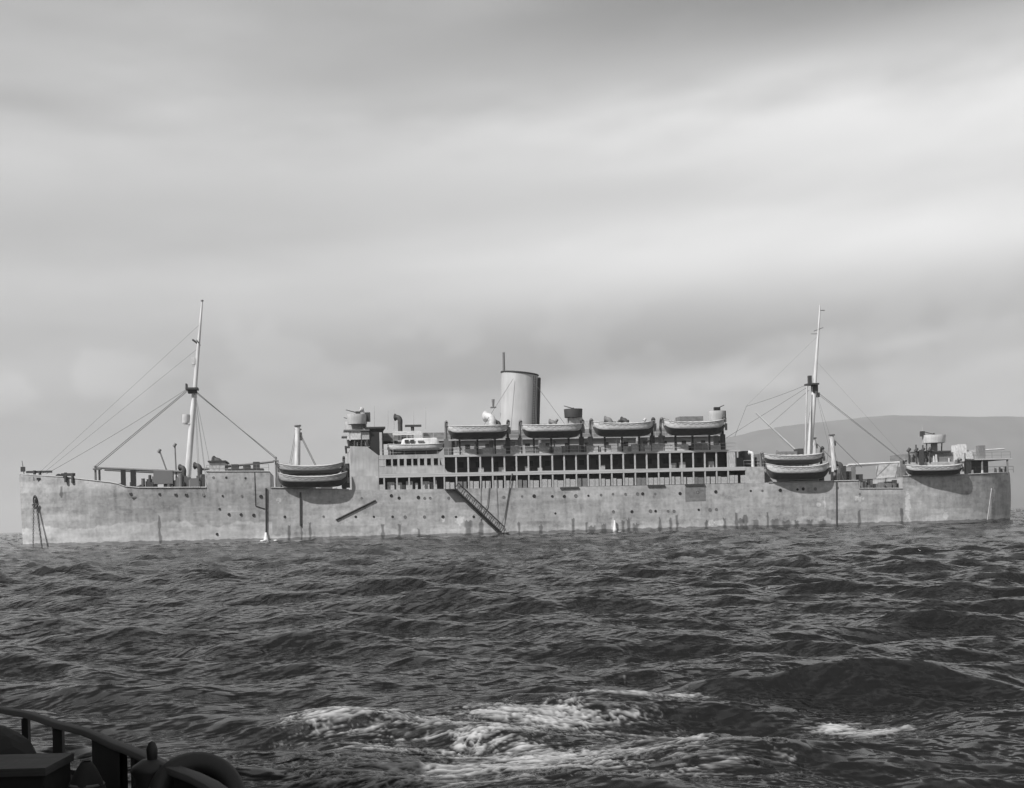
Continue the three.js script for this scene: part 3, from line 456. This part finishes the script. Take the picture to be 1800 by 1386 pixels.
for (const [x0, x1, y] of [[-56.2, -49.8, 6.7], [-34.5, -29, 6.4], [53, 58, 4.5]]) part('cargo_hatch', [box(x0, x1, y, y + 1.0, -3, 3), box(x0 - 0.1, x1 + 0.1, y + 0.85, y + 1.05, -3.1, 3.1)], M.mid, ship);
for (const [x0, x1, y0, y1, z0, z1, m] of [[-57.3, -56.7, 8.3, 10.8, 5.2, 6.0, 'black'], [-55.9, -55.2, 8.0, 10.75, 5.2, 6.0, 'black'], [-52.6, -49.9, 8.6, 10.5, 4.5, 6.5, 'steel'], [-53.6, -52.7, 6.7, 8.9, 6, 7, 'dark'], [-49.4, -48.7, 6.7, 9.4, 6, 7, 'steel'], [-47.3, -46.2, 6.7, 9.3, 6.2, 7, 'steel'], [-58.2, -56.9, 8.2, 8.9, 5.5, 6.4, 'mid'], [-46.0, -45.4, 6.7, 9.8, 5.5, 6.6, 'mid']]) part('deck_machinery', box(x0, x1, y0, y1, Math.min(z0, halfAt(x0, y0) - 1.8), Math.min(z1, halfAt(x0, y0) - 0.9)), M[m], ship);
for (const [x, y0, x1, y1] of [[-50.6, 9.5, -51.9, 13.5], [-49.6, 9.5, -49.7, 14.3]]) part('vent_post', [bar(V(x, y0 - 2.5, 4), V(x, y0 + 0.2, 4), 0.13), bar(V(x, y0, 4), V(x1, y1, 4), 0.11, 0.1), bar(V(x1 - 0.2, y1 - 0.3, 4), V(x1 + 0.15, y1 + 0.2, 4), 0.22)], M.mid, ship);
part('island_house', box(-44.8, -42.6, 10.1, 11.6, -3, 5), M.paint, ship); part('awning_roof', box(-45.0, -42.4, 11.65, 11.85, -3.3, 5.3), M.dark, ship);
part('raft_stack', [box(-42.0, -37.0, 10.05, 10.5, 4, 7.6), box(-41.6, -40.6, 10.5, 11.2, 4.5, 7), box(-39.9, -38.9, 10.5, 11.0, 4.5, 7), box(-38.5, -37.6, 10.5, 11.5, 4.5, 6.5)], M.dark, ship);
part('guard_rail', fence(-44.9, -36.2, 10.05, 8.7, M.steel, 1), M.mid, ship);
part('boom_crutch', [bar(V(-35.3, 6.4, 3.8), V(-35.3, 12.3, 3.8), 0.14), box(-35.7, -34.9, 11.6, 11.8, 3.4, 4.2)], M.mid, ship);
part('deck_house', box(-34.6, -32.9, 6.4, 11.2, 4.8, 7.2), M.pale, ship);
for (let k = 0; k < 34; k++) { const x = rr(-56, -45.6), w = rr(0.3, 0.9), y = rr(8.5, 10.0), z = halfAt(x, 6.7) - 1.3; part('deck_machinery', rnd() < 0.5 ? box(x, x + w, 6.7, y, z - 0.5, z) : bar(V(x, 6.7, z), V(x, y, z), w * 0.5, w * 0.4, 9), [M.dark, M.steel, M.black, M.shade][k % 4], ship); }
for (let k = 0; k < 26; k++) { const x = rr(48.8, 58.4), w = rr(0.3, 0.8), y0 = x < 52 ? 6.7 : 4.5; part('deck_machinery', rnd() < 0.5 ? box(x, x + w, y0, y0 + rr(1.2, 2.6), 7.0, 7.7) : bar(V(x, y0, 7), V(x, y0 + rr(1.2, 2.3), 7), w * 0.5, w * 0.4, 9), [M.dark, M.steel, M.mid][k % 3], ship); }
for (let k = 0; k < 26; k++) { const x = rr(33.5, 44.5), w = rr(0.25, 0.6); part('deck_stores', rnd() < 0.4 ? box(x, x + w, 9.2, 9.2 + rr(0.8, 1.9), 6.3, 6.9) : bar(V(x, 9.2, 6.8), V(x + rr(-0.1, 0.1), 9.2 + rr(0.9, 1.8), 6.8), w * 0.45, w * 0.3, 8), [M.dark, M.steel, M.mid, M.black][k % 4], ship); }
for (let k = 0; k < 14; k++) { const x = rr(61, 79.4), y0 = x < 70.6 ? 9.5 : 7.5, z = x < 70.6 ? 5.2 : Math.min(5, halfAt(x, 7.5) - 0.8); part('deck_fitting', [bar(V(x, y0, z), V(x, y0 + rr(0.5, 1.2), z), rr(0.12, 0.3), 0.15, 8)], [M.dark, M.pale, M.mid][k % 3], ship); }
// forecastle gear
{
  const g = group('windlass', ship);
  part('warping_drum', [new THREE.CylinderGeometry(0.55, 0.55, 3, 14).rotateX(Math.PI / 2).translate(-66.5, 10.0, 0)], M.dark, g); part('bed', box(-68, -65.2, 9.2, 9.9, -1.4, 1.4), M.dark, g);
  part('bitts', [bar(V(-70, 9.6, 1), V(-70, 11.1, 1), 0.2), bar(V(-69.2, 9.5, 1.2), V(-69.2, 11, 1.2), 0.2), box(-71.2, -67.6, 10.75, 11.05, 0.4, 0.9)], M.dark, ship);
  part('bitts', [bar(V(-65.2, 9.2, 3.6), V(-65.2, 10.6, 3.6), 0.22), bar(V(-64.2, 9.1, 3.8), V(-64.2, 10.5, 3.8), 0.22), box(-65.8, -63.9, 10.1, 10.5, 3.3, 3.8)], M.dark, ship);
  part('jackstaff', [bar(V(-71.6, 10.2, 0), V(-71.9, 12.6, 0), 0.06, 0.04), box(-72.1, -71.5, 11.0, 11.7, -0.2, 0.2)], M.dark, ship);
  part('fairlead', box(-69.6, -68.5, 9.7, 10.0, halfAt(-69, 9.8) - 0.12, halfAt(-69, 9.8) + 0.05), M.black, hull);
}
// anchor in its hawse and the two cables down to the water
{
  const z = halfAt(-70, 6.7);
  part('hawse_pipe', new THREE.TorusGeometry(0.42, 0.14, 8, 18).scale(0.8, 1.5, 1).rotateY(-0.75).translate(-70.0, 6.7, z + 0.06), M.black, hull);
  part('anchor', [bar(V(-70, 6.9, z + 0.15), V(-69.95, 5.7, z + 0.3), 0.14), bar(V(-70.35, 6.2, z + 0.18), V(-69.95, 5.6, z + 0.34), 0.13, 0.2), bar(V(-69.5, 6.2, z + 0.5), V(-69.95, 5.6, z + 0.34), 0.13, 0.2)], M.dark, hull);
  const link = new THREE.TorusGeometry(0.14, 0.05, 5, 8).scale(0.75, 1.25, 1);
  for (const [a, b] of [[V(-70.15, 6.1, z + 0.4), V(-70.35, -0.6, z + 0.7)], [V(-69.8, 6.1, z + 0.45), V(-69.0, -0.6, z + 0.9)]]) { const n = 26, gs = []; for (let i = 0; i < n; i++) { const c = link.clone(); if (i % 2) c.rotateY(Math.PI / 2); const p = a.clone().lerp(b, i / (n - 1)); c.translate(p.x, p.y, p.z); gs.push(c); } part('anchor_cable', gs, M.steel, hull); }
}
// side fittings
const hug = (x0, y0, x1, y1, r) => tube(Array.from({ length: 12 }, (_, i) => { const x = lerp(x0, x1, i / 11), y = lerp(y0, y1, i / 11); return V(x, y, halfAt(x, y) + r * 0.6); }), r, 24, 6);
part('discharge_pipe', [hug(-36.65, 7.6, -36.8, 0.9, 0.13), hug(-38.2, 5.1, -36.75, 4.6, 0.07), hug(-38.2, 9.9, -38.2, 5.1, 0.05)], M.dark, hull);
part('discharge_pipe', hug(-31.8, 6.9, -31.9, 2.1, 0.13), M.dark, hull);
part('discharge_pipe', hug(48.45, 6.8, 48.3, 0, 0.1), M.dark, hull);
part('boat_boom', hug(-26.85, 2.8, -21.1, 5.5, 0.14), M.black, hull);
part('hanging_rope', [wire(V(-4.4, 8.0, 9.1), V(-4.9, 4.3, 9.15), 0.05), wire(V(-4.9, 4.3, 9.15), V(-6.1, 2.5, 9.2), 0.05)], M.rope, hull);
part('hanging_rope', [wire(V(-1.1, 9.0, 9.1), V(-2.4, 2.6, 9.15), 0.07)], M.rope, hull); part('hanging_rope', [wire(V(-2.4, 2.6, 9.15), V(-3.4, 0.2, 9.5), 0.04)], M.rope, hull);
part('side_door', box(24.9, 28.0, 4.3, 6.4, 8.97, 9.04), M.mid, hull);
for (const [x0, x1] of [[6.0, 8.8], [19.2, 21.8], [24.9, 27.9]]) part('rubbing_strip', box(x0, x1, 6.55, 6.78, 9.0, 9.18), M.dark, hull);
{ // accommodation ladder
  const l = group('accommodation_ladder', ship), a = V(-9.6, 6.9, 9.5), b = V(-3.0, 0.35, 9.5);
  for (const z of [9.2, 10.0]) part('stringer', bar(a.clone().setZ(z), b.clone().setZ(z), 0.15, 0.15, 6), M.black, l);
  for (const z of [9.2, 10.0]) { const g = [bar(a.clone().setZ(z).add(V(0.5, 0.85, 0)), b.clone().setZ(z).add(V(0.5, 0.85, 0)), 0.045, 0.045, 5)]; for (let k = 0; k <= 8; k++) { const p = a.clone().lerp(b, k / 8).setZ(z); g.push(bar(p, p.clone().add(V(0.5, 0.85, 0)), 0.035, 0.035, 4)); } part('handrail', g, M.dark, l); }
  const st = box(-0.14, 0.14, -0.03, 0.03, 9.2, 10.0); for (let k = 0; k < 26; k++) { const p = a.clone().lerp(b, (k + 0.5) / 26); const m = part('step', st, M.dark, l); m.position.set(p.x, p.y, 0); }
  part('top_platform', box(-11.0, -9.4, 6.75, 6.9, 9.02, 10.1), M.dark, l); part('bottom_platform', box(-3.3, -1.9, 0.25, 0.37, 9.1, 10.2), M.dark, l);
  part('suspension_rope', [wire(V(-6, 3.4, 9.2), V(-5.6, 8.2, 9.0), 0.03), wire(V(-3.4, 0.9, 9.2), V(-3.4, 8.6, 9.0), 0.03)], M.rope, l);
}
// poop: gun platform, tubs, houses
{
  const g = group('after_gun_platform', ship), G = (n, ge, m) => part(n, ge, m, g);
  G('platform', box(71.2, 79.2, 9.72, 9.92, -4.5, 4.5), M.pale);
  for (const [x, z] of [[71.6, 4.2], [74.3, 4.2], [78.5, 4.2], [71.6, -4.2], [78.5, -4.2], [74.6, 0]]) G('leg', bar(V(x, 7.3, z), V(x, 9.72, z), 0.16), M.mid);
  G('magazine_house', box(73.0, 75.8, 7.4, 9.72, -2.5, 3.2), M.dark); G('magazine_house', box(71.5, 72.6, 7.4, 9.7, 1, 4), M.mid);
  G('gun_shield', [box(72.0, 73.5, 10.0, 12.4, 0.5, 0.65), box(72.0, 72.12, 10.0, 12.4, -1.6, 0.5), box(72.0, 73.5, 12.3, 12.42, -1.6, 0.6)], M.white);
  G('gun', [bar(V(73.0, 11.25, -0.3), V(80.4, 11.6, -0.3), 0.2, 0.13, 10), bar(V(74.6, 9.9, -0.3), V(74.6, 11.3, -0.3), 0.7, 0.4, 12), box(73.6, 76.0, 10.9, 11.5, -0.8, 0.2)], M.pale);
  G('ready_locker', box(74.8, 75.9, 9.92, 12.1, 1.2, 2.2), M.mid);
  G('guard_rail', fence(71.3, 79.0, 9.92, 4.3, M.mid, 1.0), M.mid); G('guard_rail', fence(70.5, 80, 7.65, 3.2, M.mid, 1.0), M.mid);
  const t = group('anti_aircraft_tower', ship), T = (n, ge, m) => part(n, ge, m, t);
  T('column', bar(V(66.5, 7.3, 4), V(66.5, 12.5, 4), 0.55, 0.5, 12), M.mid);
  T('gun_tub', lathe([[1.5, 0], [1.7, 0.03], [1.85, 1.25], [1.77, 1.25], [1.6, 0.12], [0, 0.1]], 24).translate(66.5, 12.5, 4), M.white);
  T('tub_bracket', [bar(V(65.2, 11.2, 4), V(65.2, 12.5, 4.2), 0.1), bar(V(67.7, 11.2, 4), V(67.7, 12.5, 4.2), 0.1), box(63.2, 68.6, 11.0, 11.25, 2.5, 5.4)], M.dark);
  T('gun', [bar(V(66.5, 12.6, 4), V(66.5, 14.1, 4), 0.14), bar(V(66.8, 13.8, 4), V(64.6, 14.4, 4), 0.08, 0.05), box(64.3, 64.9, 13.6, 14.4, 3.7, 4.3)], M.dark);
  const h = (n, a, b, c, d, z0, z1, m) => part(n, box(a, b, c, d, z0, z1), M[m], ship);
  h('poop_house', 60.6, 70.6, 7.25, 9.5, -5, 5.6, 'paint'); h('poop_house', 62.6, 69.2, 9.5, 11.0, -4, 5, 'mid'); h('raft', 69.2, 70.6, 9.5, 11.2, 4.6, 5.8, 'white'); h('raft', 70.9, 71.9, 9.9, 11.0, 4.8, 5.6, 'white'); h('deck_machinery', 59.4, 60.4, 7.3, 8.8, 6, 7, 'mid'); h('deck_machinery', 63.2, 63.8, 8.8, 11.4, 5.7, 6.2, 'dark');
  for (const x of [61.6, 62.8, 63.9, 65]) part('vent_post', [bar(V(x, 9.4, 5.6), V(x, rr(11.4, 12.4), 5.6), 0.12), bar(V(x - 0.15, 11.2, 5.6), V(x + 0.2, 11.7, 5.6), 0.26)], M.dark, ship);
  part('ensign_staff', bar(V(65.0, 11, 3), V(65.1, 15.5, 3), 0.07, 0.04, 5), M.pale, ship);
  part('hanging_rope', wire(V(74.5, 5.2, halfAt(74.5, 5.2) + 0.1), V(73.6, 0.3, halfAt(73.6, 0.3) + 0.25), 0.06), M.pale, hull);
  for (const [x0, x1, y0, y1, m] of [[52.3, 53.4, 6.7, 7.8, 'dark'], [53.6, 54.8, 4.5, 6.6, 'dark'], [55.0, 57.2, 4.5, 6.3, 'mid'], [57.4, 58.8, 4.5, 6.6, 'black'], [48.9, 51.6, 6.7, 8.3, 'dark']]) h('deck_machinery', x0, x1, y0, y1, 5.5, 7.2, m);
  for (const [x0, x1, y1, m] of [[33.4, 36.4, 10.7, 'dark'], [36.6, 37.4, 11.2, 'mid'], [34.4, 35.8, 11.7, 'black'], [37.8, 39.8, 10.4, 'dark'], [40.5, 43, 11.5, 'mid'], [43.2, 44, 11.9, 'dark']]) h('deck_stores', x0, x1, 9.2, y1, 5.2, 7.4, m);
  vent(35.9, 9.2, 7.6, 2.0, 0.4, M.white, 2.4);
}

// ---------------------------------------------------------------- lifeboats
const bilgeCurve = new THREE.SplineCurve([[0, 1], [0.2, 1.01], [0.4, 0.98], [0.52, 0.9], [0.62, 0.74], [0.75, 0.5], [0.88, 0.26], [1, 0.02]].map(p => new THREE.Vector2(...p)));
const bilge = t => { const p = bilgeCurve.getPoint(t); return [p.x, p.y]; };
function boatHull(L, Bm, Dp, sheer) {
  const nu = 36, nv = 14;
  return (s, from = 0, to = 1) => grid(nu, nv, (i, j) => {
    const u = -1 + 2 * i / nu, au = Math.abs(u), b = Bm / 2 * Math.pow(Math.max(0, 1 - Math.pow(au, 3.4)), 0.72), top = Dp + sheer * Math.pow(au, 2.6), bot = 0.5 * Dp * Math.pow(au, 10), [fy, fz] = bilge(lerp(from, to, j / nv));
    return [u * L / 2 * (1 - 0.04 * (j / nv) * au), top - (top - bot) * fy, s * b * fz];
  }, (i, j) => [i / nu * 3, j / nv]);
}
const boatPaint = new THREE.MeshStandardMaterial({ color: grey(0.78), map: patchy, roughness: 0.6, side: THREE.DoubleSide });
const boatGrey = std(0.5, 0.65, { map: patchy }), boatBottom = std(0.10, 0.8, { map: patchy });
function makeLifeboat(label, L, Bm, Dp, sheer, opts = {}) {
  const t = thing(opts.name || 'lifeboat', label, opts.category || 'lifeboat', opts.group);
  const f = boatHull(L, Bm, Dp, sheer), edge = (u, s) => { const au = Math.abs(u), b = Bm / 2 * Math.pow(Math.max(0, 1 - Math.pow(au, 3.4)), 0.72); return V(u * L / 2, Dp + sheer * Math.pow(au, 2.6), s * b); };
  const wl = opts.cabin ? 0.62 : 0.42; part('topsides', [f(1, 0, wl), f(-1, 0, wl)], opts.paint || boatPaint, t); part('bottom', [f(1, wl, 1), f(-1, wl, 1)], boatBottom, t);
  for (const s of [1, -1]) part('gunwale', tube(Array.from({ length: 21 }, (_, i) => edge(-1 + i / 10, s).add(V(0, 0, s * 0.03))), 0.06, 44, 5), M.pale, t);
  part('keel', tube([V(-L / 2, Dp + sheer + 0.1, 0), V(-L / 2 + 0.03, Dp * 0.75, 0), V(-L * 0.42, Dp * 0.16, 0), V(-L * 0.3, -0.02, 0), V(0, -0.05, 0), V(L * 0.3, -0.02, 0), V(L * 0.42, Dp * 0.16, 0), V(L / 2 - 0.03, Dp * 0.75, 0), V(L / 2, Dp + sheer + 0.1, 0)], 0.06, 50, 5), M.mid, t);
  if (!opts.cabin) {
    const cov = grid(30, 10, (i, j) => { const u = -0.96 + 1.92 * i / 30, e = edge(u, 1), w = -1 + 2 * j / 10; return [e.x, e.y + 0.03 + (0.22 + 0.04 * Math.sin(i * 2.1)) * (1 - w * w) * (1 - u * u), w * (e.z - 0.02)]; }, (i, j) => [i / 6, j / 6]);
    part('canvas_cover', cov, M.canvas, t);
    const gl = []; for (let k = 0; k < 9; k++) { const u0 = -0.85 + k * 0.19, a = edge(u0, 1), b = edge(u0 + 0.17, 1); a.y -= 0.12; b.y -= 0.12; a.z += 0.05; b.z += 0.05; gl.push(wire(a, b, 0.018, 0.35)); } part('grab_line', gl, M.rope, t);
    part('rudder', box(L / 2 - 0.02, L / 2 + 0.34, Dp * 0.35, Dp * 0.95, -0.03, 0.03), M.mid, t);
  } else {
    const c = grid(24, 8, (i, j) => { const u = -0.55 + 1.4 * i / 24, e = edge(u, 1), w = -1 + 2 * j / 8; const hgt = 1.0 * Math.pow(1 - Math.pow(Math.abs((i / 24) * 2 - 1), 10), 0.4); return [e.x, e.y - 0.1 + (0.1 + hgt) * (1 - Math.pow(Math.abs(w), 5)), w * e.z * 0.86]; });
    part('cabin', c, boatPaint, t); const e = Bm / 2 * 0.83; for (const x of [-1.7, -0.9]) part('window', box(x, x + 0.6, Dp + 0.3, Dp + 0.75, e - 0.05, e + 0.06), M.dark, t); part('window', box(0.2, 1.1, Dp + 0.35, Dp + 0.6, e - 0.05, e + 0.06), M.steel, t);
    part('deck', grid(20, 2, (i, j) => { const u = -0.97 + 1.94 * i / 20, q = edge(u, 1), w = j - 1; return [q.x, q.y - 0.06, w * q.z]; }), M.pale, t);
  }
  return t;
}
const boats = [
  ['white lifeboat on the boat deck just forward of the funnel', -6.05, 14.05, 9.9, 8.9, 2.8, 1.78, 0.22, 'row'],
  ['white lifeboat on the boat deck just aft of the funnel base', 4.9, 14.05, 9.9, 9.0, 2.8, 1.75, 0.22, 'row'],
  ['white lifeboat third from the bridge in the boat deck row', 15.55, 14.1, 9.9, 9.2, 2.8, 1.75, 0.45, 'row'],
  ['aftmost white lifeboat of the boat deck row, under the after gun tub', 26.3, 14.1, 9.9, 9.4, 2.8, 1.75, 0.55, 'row'],
  ['upper grey lifeboat of the stacked pair forward of the bridge', -30.2, 9.35, 9.5, 9.2, 2.6, 1.15, 0.6, 'pair'],
  ['lower lifeboat of the stacked pair forward of the bridge', -30.0, 7.62, 9.55, 9.8, 2.7, 1.35, 0.75, 'pair'],
  ['upper white lifeboat of the stacked pair by the mainmast', 41.6, 9.45, 9.5, 9.3, 2.6, 1.2, 0.45, 'pair'],
  ['lower lifeboat of the stacked pair by the mainmast', 42.2, 7.2, 9.55, 9.8, 2.8, 1.75, 0.7, 'pair'],
  ['lifeboat hanging beside the poop below the raised gun tub', 63.9, 7.38, 9.3, 9.2, 2.5, 1.25, 0.4, 'stern'],
];
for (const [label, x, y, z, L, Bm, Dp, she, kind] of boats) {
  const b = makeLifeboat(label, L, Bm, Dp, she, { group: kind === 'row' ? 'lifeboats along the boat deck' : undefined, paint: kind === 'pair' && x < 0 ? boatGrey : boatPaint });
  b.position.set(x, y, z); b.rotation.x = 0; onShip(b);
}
{ const m = makeLifeboat('white motor launch with a low cabin stowed beside the bridge', 8.1, 2.4, 1.25, 0.2, { name: 'motor_launch', category: 'launch', cabin: true }); m.position.set(-15.0, 12.15, 8.3); onShip(m); }
// davits carrying the boats, with their falls
function davit(x, y0, yh, zIn, zOut, yBoat, mat = M.dark) {
  const d = group('davit', ship);
  part('arm', tube([V(x, y0, zIn), V(x, lerp(y0, yh, 0.55), zIn), V(x, yh - 0.5, zIn + 0.1), V(x, yh, lerp(zIn, zOut, 0.5)), V(x, yh - 0.25, zOut)], 0.2, 24, 7), mat, d);
  part('frame', [box(x - 0.32, x + 0.32, y0, y0 + 2.4, zIn - 0.25, zIn + 0.25), bar(V(x, y0, zIn - 1.3), V(x, lerp(y0, yh, 0.6), zIn), 0.1)], mat, d);
  part('falls', [wire(V(x - 0.06, yh - 0.25, zOut), V(x - 0.06, yBoat, zOut), 0.04), wire(V(x + 0.06, yh - 0.25, zOut), V(x + 0.06, yBoat, zOut), 0.04), box(x - 0.15, x + 0.15, yBoat, yBoat + 0.5, zOut - 0.12, zOut + 0.12)], M.rope, d);
}
for (const [, x, y, z, L, , Dp, she, kind] of boats) for (const s of [-1, 1]) {
  const xe = x + s * L * 0.46;
  if (kind === 'row') davit(xe + s * 0.45, 11.8, y + Dp + 0.85, 8.4, z, y + Dp + 0.1, s > 0 ? M.dark : M.steel);
  else if (kind === 'pair' && y > 8.5) davit(xe + s * 0.45, 6.68, y + Dp + (s > 0 ? 1.3 : 0.7), 8.5, z, y + Dp, s > 0 ? M.dark : M.mid);
  else if (kind === 'stern') davit(xe + s * 0.2, 7.3, y + Dp + 1.2, 8.0, z, y + Dp, M.mid);
}
for (const [, x, y, z, , , , , kind] of boats) if (kind === 'row') for (const s of [-1, 0, 1]) part('boat_chock', [box(x + s * 2.6 - 0.12, x + s * 2.6 + 0.12, 11.8, y + 0.05 + 0.05 * s * s, 8.5, 8.85), prism([[8.6, y - 0.1], [10.2, y + 0.02], [10.2, y + 0.12], [8.6, y + 0.14]], -0.1, 0.1).rotateY(-Math.PI / 2).translate(x + s * 2.6, 0, 0)], M.dark, ship);
part('shadow_davit_block', [box(-25.9, -24.7, 7.4, 10.9, 8.3, 8.7), box(-25.7, -24.9, 8.4, 10.2, 8.7, 9.0)], M.dark, ship);  // dark block put in for the boats' shadow and a davit here

// water pouring from the ship's side
function jet(label, x, y0, y1, r) {
  const t = thing('water_jet', label, 'water jet');
  part('stream', lathe([[0, y1 - y0], [r * 0.35, y1 - y0], [r * 0.5, (y1 - y0) * 0.6], [r * 0.8, (y1 - y0) * 0.25], [r, 0], [0, 0]], 12), M.foam, t);
  const sp = new THREE.IcosahedronGeometry(r * 0.5, 1), gs = []; for (let k = 0; k < 9; k++) { const c = sp.clone(); c.scale(rr(0.6, 1.6), rr(0.3, 0.6), rr(0.6, 1.2)); c.translate(rr(-1, 2.2) * r * 1.6, 0.05, rr(-0.5, 1) * r); gs.push(c); } part('splash', gs, M.foam, t);
  t.position.set(x, y0, halfAt(x, 0.5) + 0.3); onShip(t);
}
jet('white splash at the foot of the pipe near the forward lifeboats', -36.85, 0, 1.25, 0.42);
jet('white water pouring from the hull amidships, aft of the gangway ladder', 14.0, 0, 1.7, 0.34);

// ---------------------------------------------------------------- the vessel the photograph is taken from
{
  const t = thing('harbour_tender', 'dark wooden tender with a low railed bulwark at the lower left', 'boat');
  const TP = (n, g, m) => part(n, g, m, t);
  const O = tenderOutline, curve = new THREE.CatmullRomCurve3(O.map(p => V(p[0], 0, p[1])), true, 'catmullrom', 0.4), NP = 150, ring = curve.getSpacedPoints(NP);
  const c = V(-3.8, 0, -3.5);
  const off = (p, k) => { const d = p.clone().sub(c).setY(0).normalize(); return V(p.x + d.x * k, 0, p.z + d.z * k); };
  TP('hull', grid(NP, 3, (i, j) => { const p = off(ring[i % NP], [-0.5, -0.15, 0, 0.02][j]); return [p.x, [-0.7, -0.1, 0.3, 0.47][j], p.z]; }), M.timber);
  const ds = new THREE.Shape(ring.slice(0, NP).map(p => new THREE.Vector2(p.x, -p.z))); const dg = new THREE.ExtrudeGeometry(ds, { depth: 0.06, bevelEnabled: false }); dg.rotateX(-Math.PI / 2).translate(0, 0.38, 0); TP('deck', dg, M.timber);
  TP('cap_rail', grid(NP, 4, (i, j) => { const k = [[-0.06, 0.76], [0.05, 0.76], [0.05, 0.80], [-0.06, 0.80], [-0.06, 0.76]][j], p = off(ring[i % NP], k[0]); return [p.x, k[1] + 0.006 * Math.sin(i * 1.7), p.z]; }), M.lid);
  const posts = [[-3.80, -10.88], [-3.38, -10.36], [-4.5, -11.7], [-5.2, -12.4], [-2.42, -8.95], [-6.9, -11.6], [-7.75, -9], [-8.05, -6], [-0.5, -4.4], [-0.1, -2.8], [0.2, -1], [0.38, 1.2], [0.4, 3.4]];
  posts.forEach(([x, z], i) => TP('stanchion', box(x - (i === 1 ? 0.035 : 0.025), x + (i === 1 ? 0.035 : 0.025), 0.42, 0.76, z - 0.03, z + 0.03), M.black));
  const plate = (a, b) => { const n = Math.max(1, Math.ceil(a.distanceTo(b) / 0.4)); TP('bulwark_plank', grid(n, 3, (i, j) => { const p = a.clone().lerp(b, i / n), k = [[-0.02, 0.42], [-0.02, 0.75], [0.03, 0.75], [0.03, 0.42]][j]; return [p.x + k[0], k[1], p.z]; }), M.timber); };
  plate(V(-2.93, 0, -9.74), V(-2.58, 0, -9.18)); plate(V(-2.46, 0, -9.0), V(-1.6, 0, -7.6)); plate(V(-1.6, 0, -7.6), V(-0.7, 0, -5.0));
  // added wheelhouse, unseen left of the frame, put in to shade the fore deck
  TP('added_wheelhouse_wall', [box(-7.6, -7.45, 0.44, 4.5, -10.2, -2), box(-4.5, -4.35, 0.44, 1.6, -10.2, -2), box(-4.5, -4.35, 2.5, 4.5, -10.2, -2), box(-7.45, -4.5, 0.44, 1.6, -10.2, -10.05), box(-7.45, -4.5, 2.6, 4.5, -10.2, -10.05), box(-7.45, -4.5, 0.44, 4.5, -2.15, -2)], M.lid);
  TP('wheelhouse_roof', box(-7.9, -4.1, 4.5, 4.62, -10.5, -1.7), M.lid);  // roof of the added wheelhouse, sized to throw shade over rail and gear
  for (const z of [-10.1, -8.4, -6.6, -4.8, -3.1]) TP('added_window_post', box(-4.49, -4.36, 1.6, 2.5, z - 0.08, z + 0.08), M.lid);
  sh(t);
  const locker = thing('deck_locker', 'low grey locker on the tender deck at the lower left corner', 'locker');
  part('lid', box(-4.3, -2.98, 0.66, 0.71, -9.44, -8.86), M.lid, locker); part('case', box(-4.27, -3.0, 0.44, 0.655, -9.42, -8.89), M.timber, locker);
  const bundle = thing('tarpaulin_bundle', 'dark rounded tarpaulin bundle behind the locker on the tender', 'bundle');
  const ig = new THREE.IcosahedronGeometry(1, 4), ip = ig.attributes.position; for (let i = 0; i < ip.count; i++) { const x = ip.getX(i), y = ip.getY(i), z = ip.getZ(i), k = 1 + 0.16 * (fbm(x * 2 + 5, y * 2 + z * 1.7, 3, 95) - 0.5); ip.setXYZ(i, -4.1 + x * 0.68 * k, 0.44 + Math.max(0, 0.14 + y * 0.30 * k), -10.0 + z * 0.35 * k); } ig.computeVertexNormals();
  part('tarpaulin', ig, M.tarp, bundle); part('lashing', new THREE.TorusGeometry(0.4, 0.02, 5, 26).scale(1, 0.62, 1).rotateY(1.4).translate(-4.0, 0.55, -10.0), M.rope, bundle);
  const cone = thing('covered_winch', 'dark peaked canvas cover over gear by the tender rail', 'covered winch');
  const cg = grid(28, 8, (i, j) => { const a = (i / 28) * Math.PI * 2, t2 = j / 8, r = lerp(0.03, 0.17, Math.pow(t2, 0.8)) * (1 + 0.08 * Math.sin(a * 5) * t2); return [-2.72 + r * Math.cos(a), 0.745 - 0.30 * t2, -8.86 + r * Math.sin(a)]; }); part('canvas_cover', cg, M.tarp, cone);
  part('drawcord', new THREE.TorusGeometry(0.1, 0.012, 5, 20).rotateX(Math.PI / 2).translate(-2.72, 0.6, -8.86), M.rope, cone);
  const bit = thing('mooring_bollard', 'black mooring bollard with a knobbed head on the tender rail', 'bollard');
  part('post', lathe([[0, 0], [0.13, 0], [0.10, 0.08], [0.095, 0.28], [0.12, 0.33], [0.11, 0.36], [0.05, 0.40], [0, 0.40]], 20).translate(-2.2, 0.42, -8.42), M.black, bit); part('knob', lathe([[0, 0], [0.03, 0.0], [0.035, 0.07], [0.02, 0.11], [0, 0.12]], 12).translate(-2.19, 0.81, -8.42), M.black, bit);
  const fend = thing('rope_fender', 'dark round fender hoop leaning on the tender rail', 'fender');
  part('hoop', new THREE.TorusGeometry(0.22, 0.07, 12, 32).rotateX(-0.5).rotateY(0.35).translate(-1.9, 0.60, -8.3), M.black, fend); part('lanyard', wire(V(-1.9, 0.82, -8.36), V(-2.06, 0.8, -8.36), 0.015), M.rope, fend);
}
renderer.render(scene, camera);
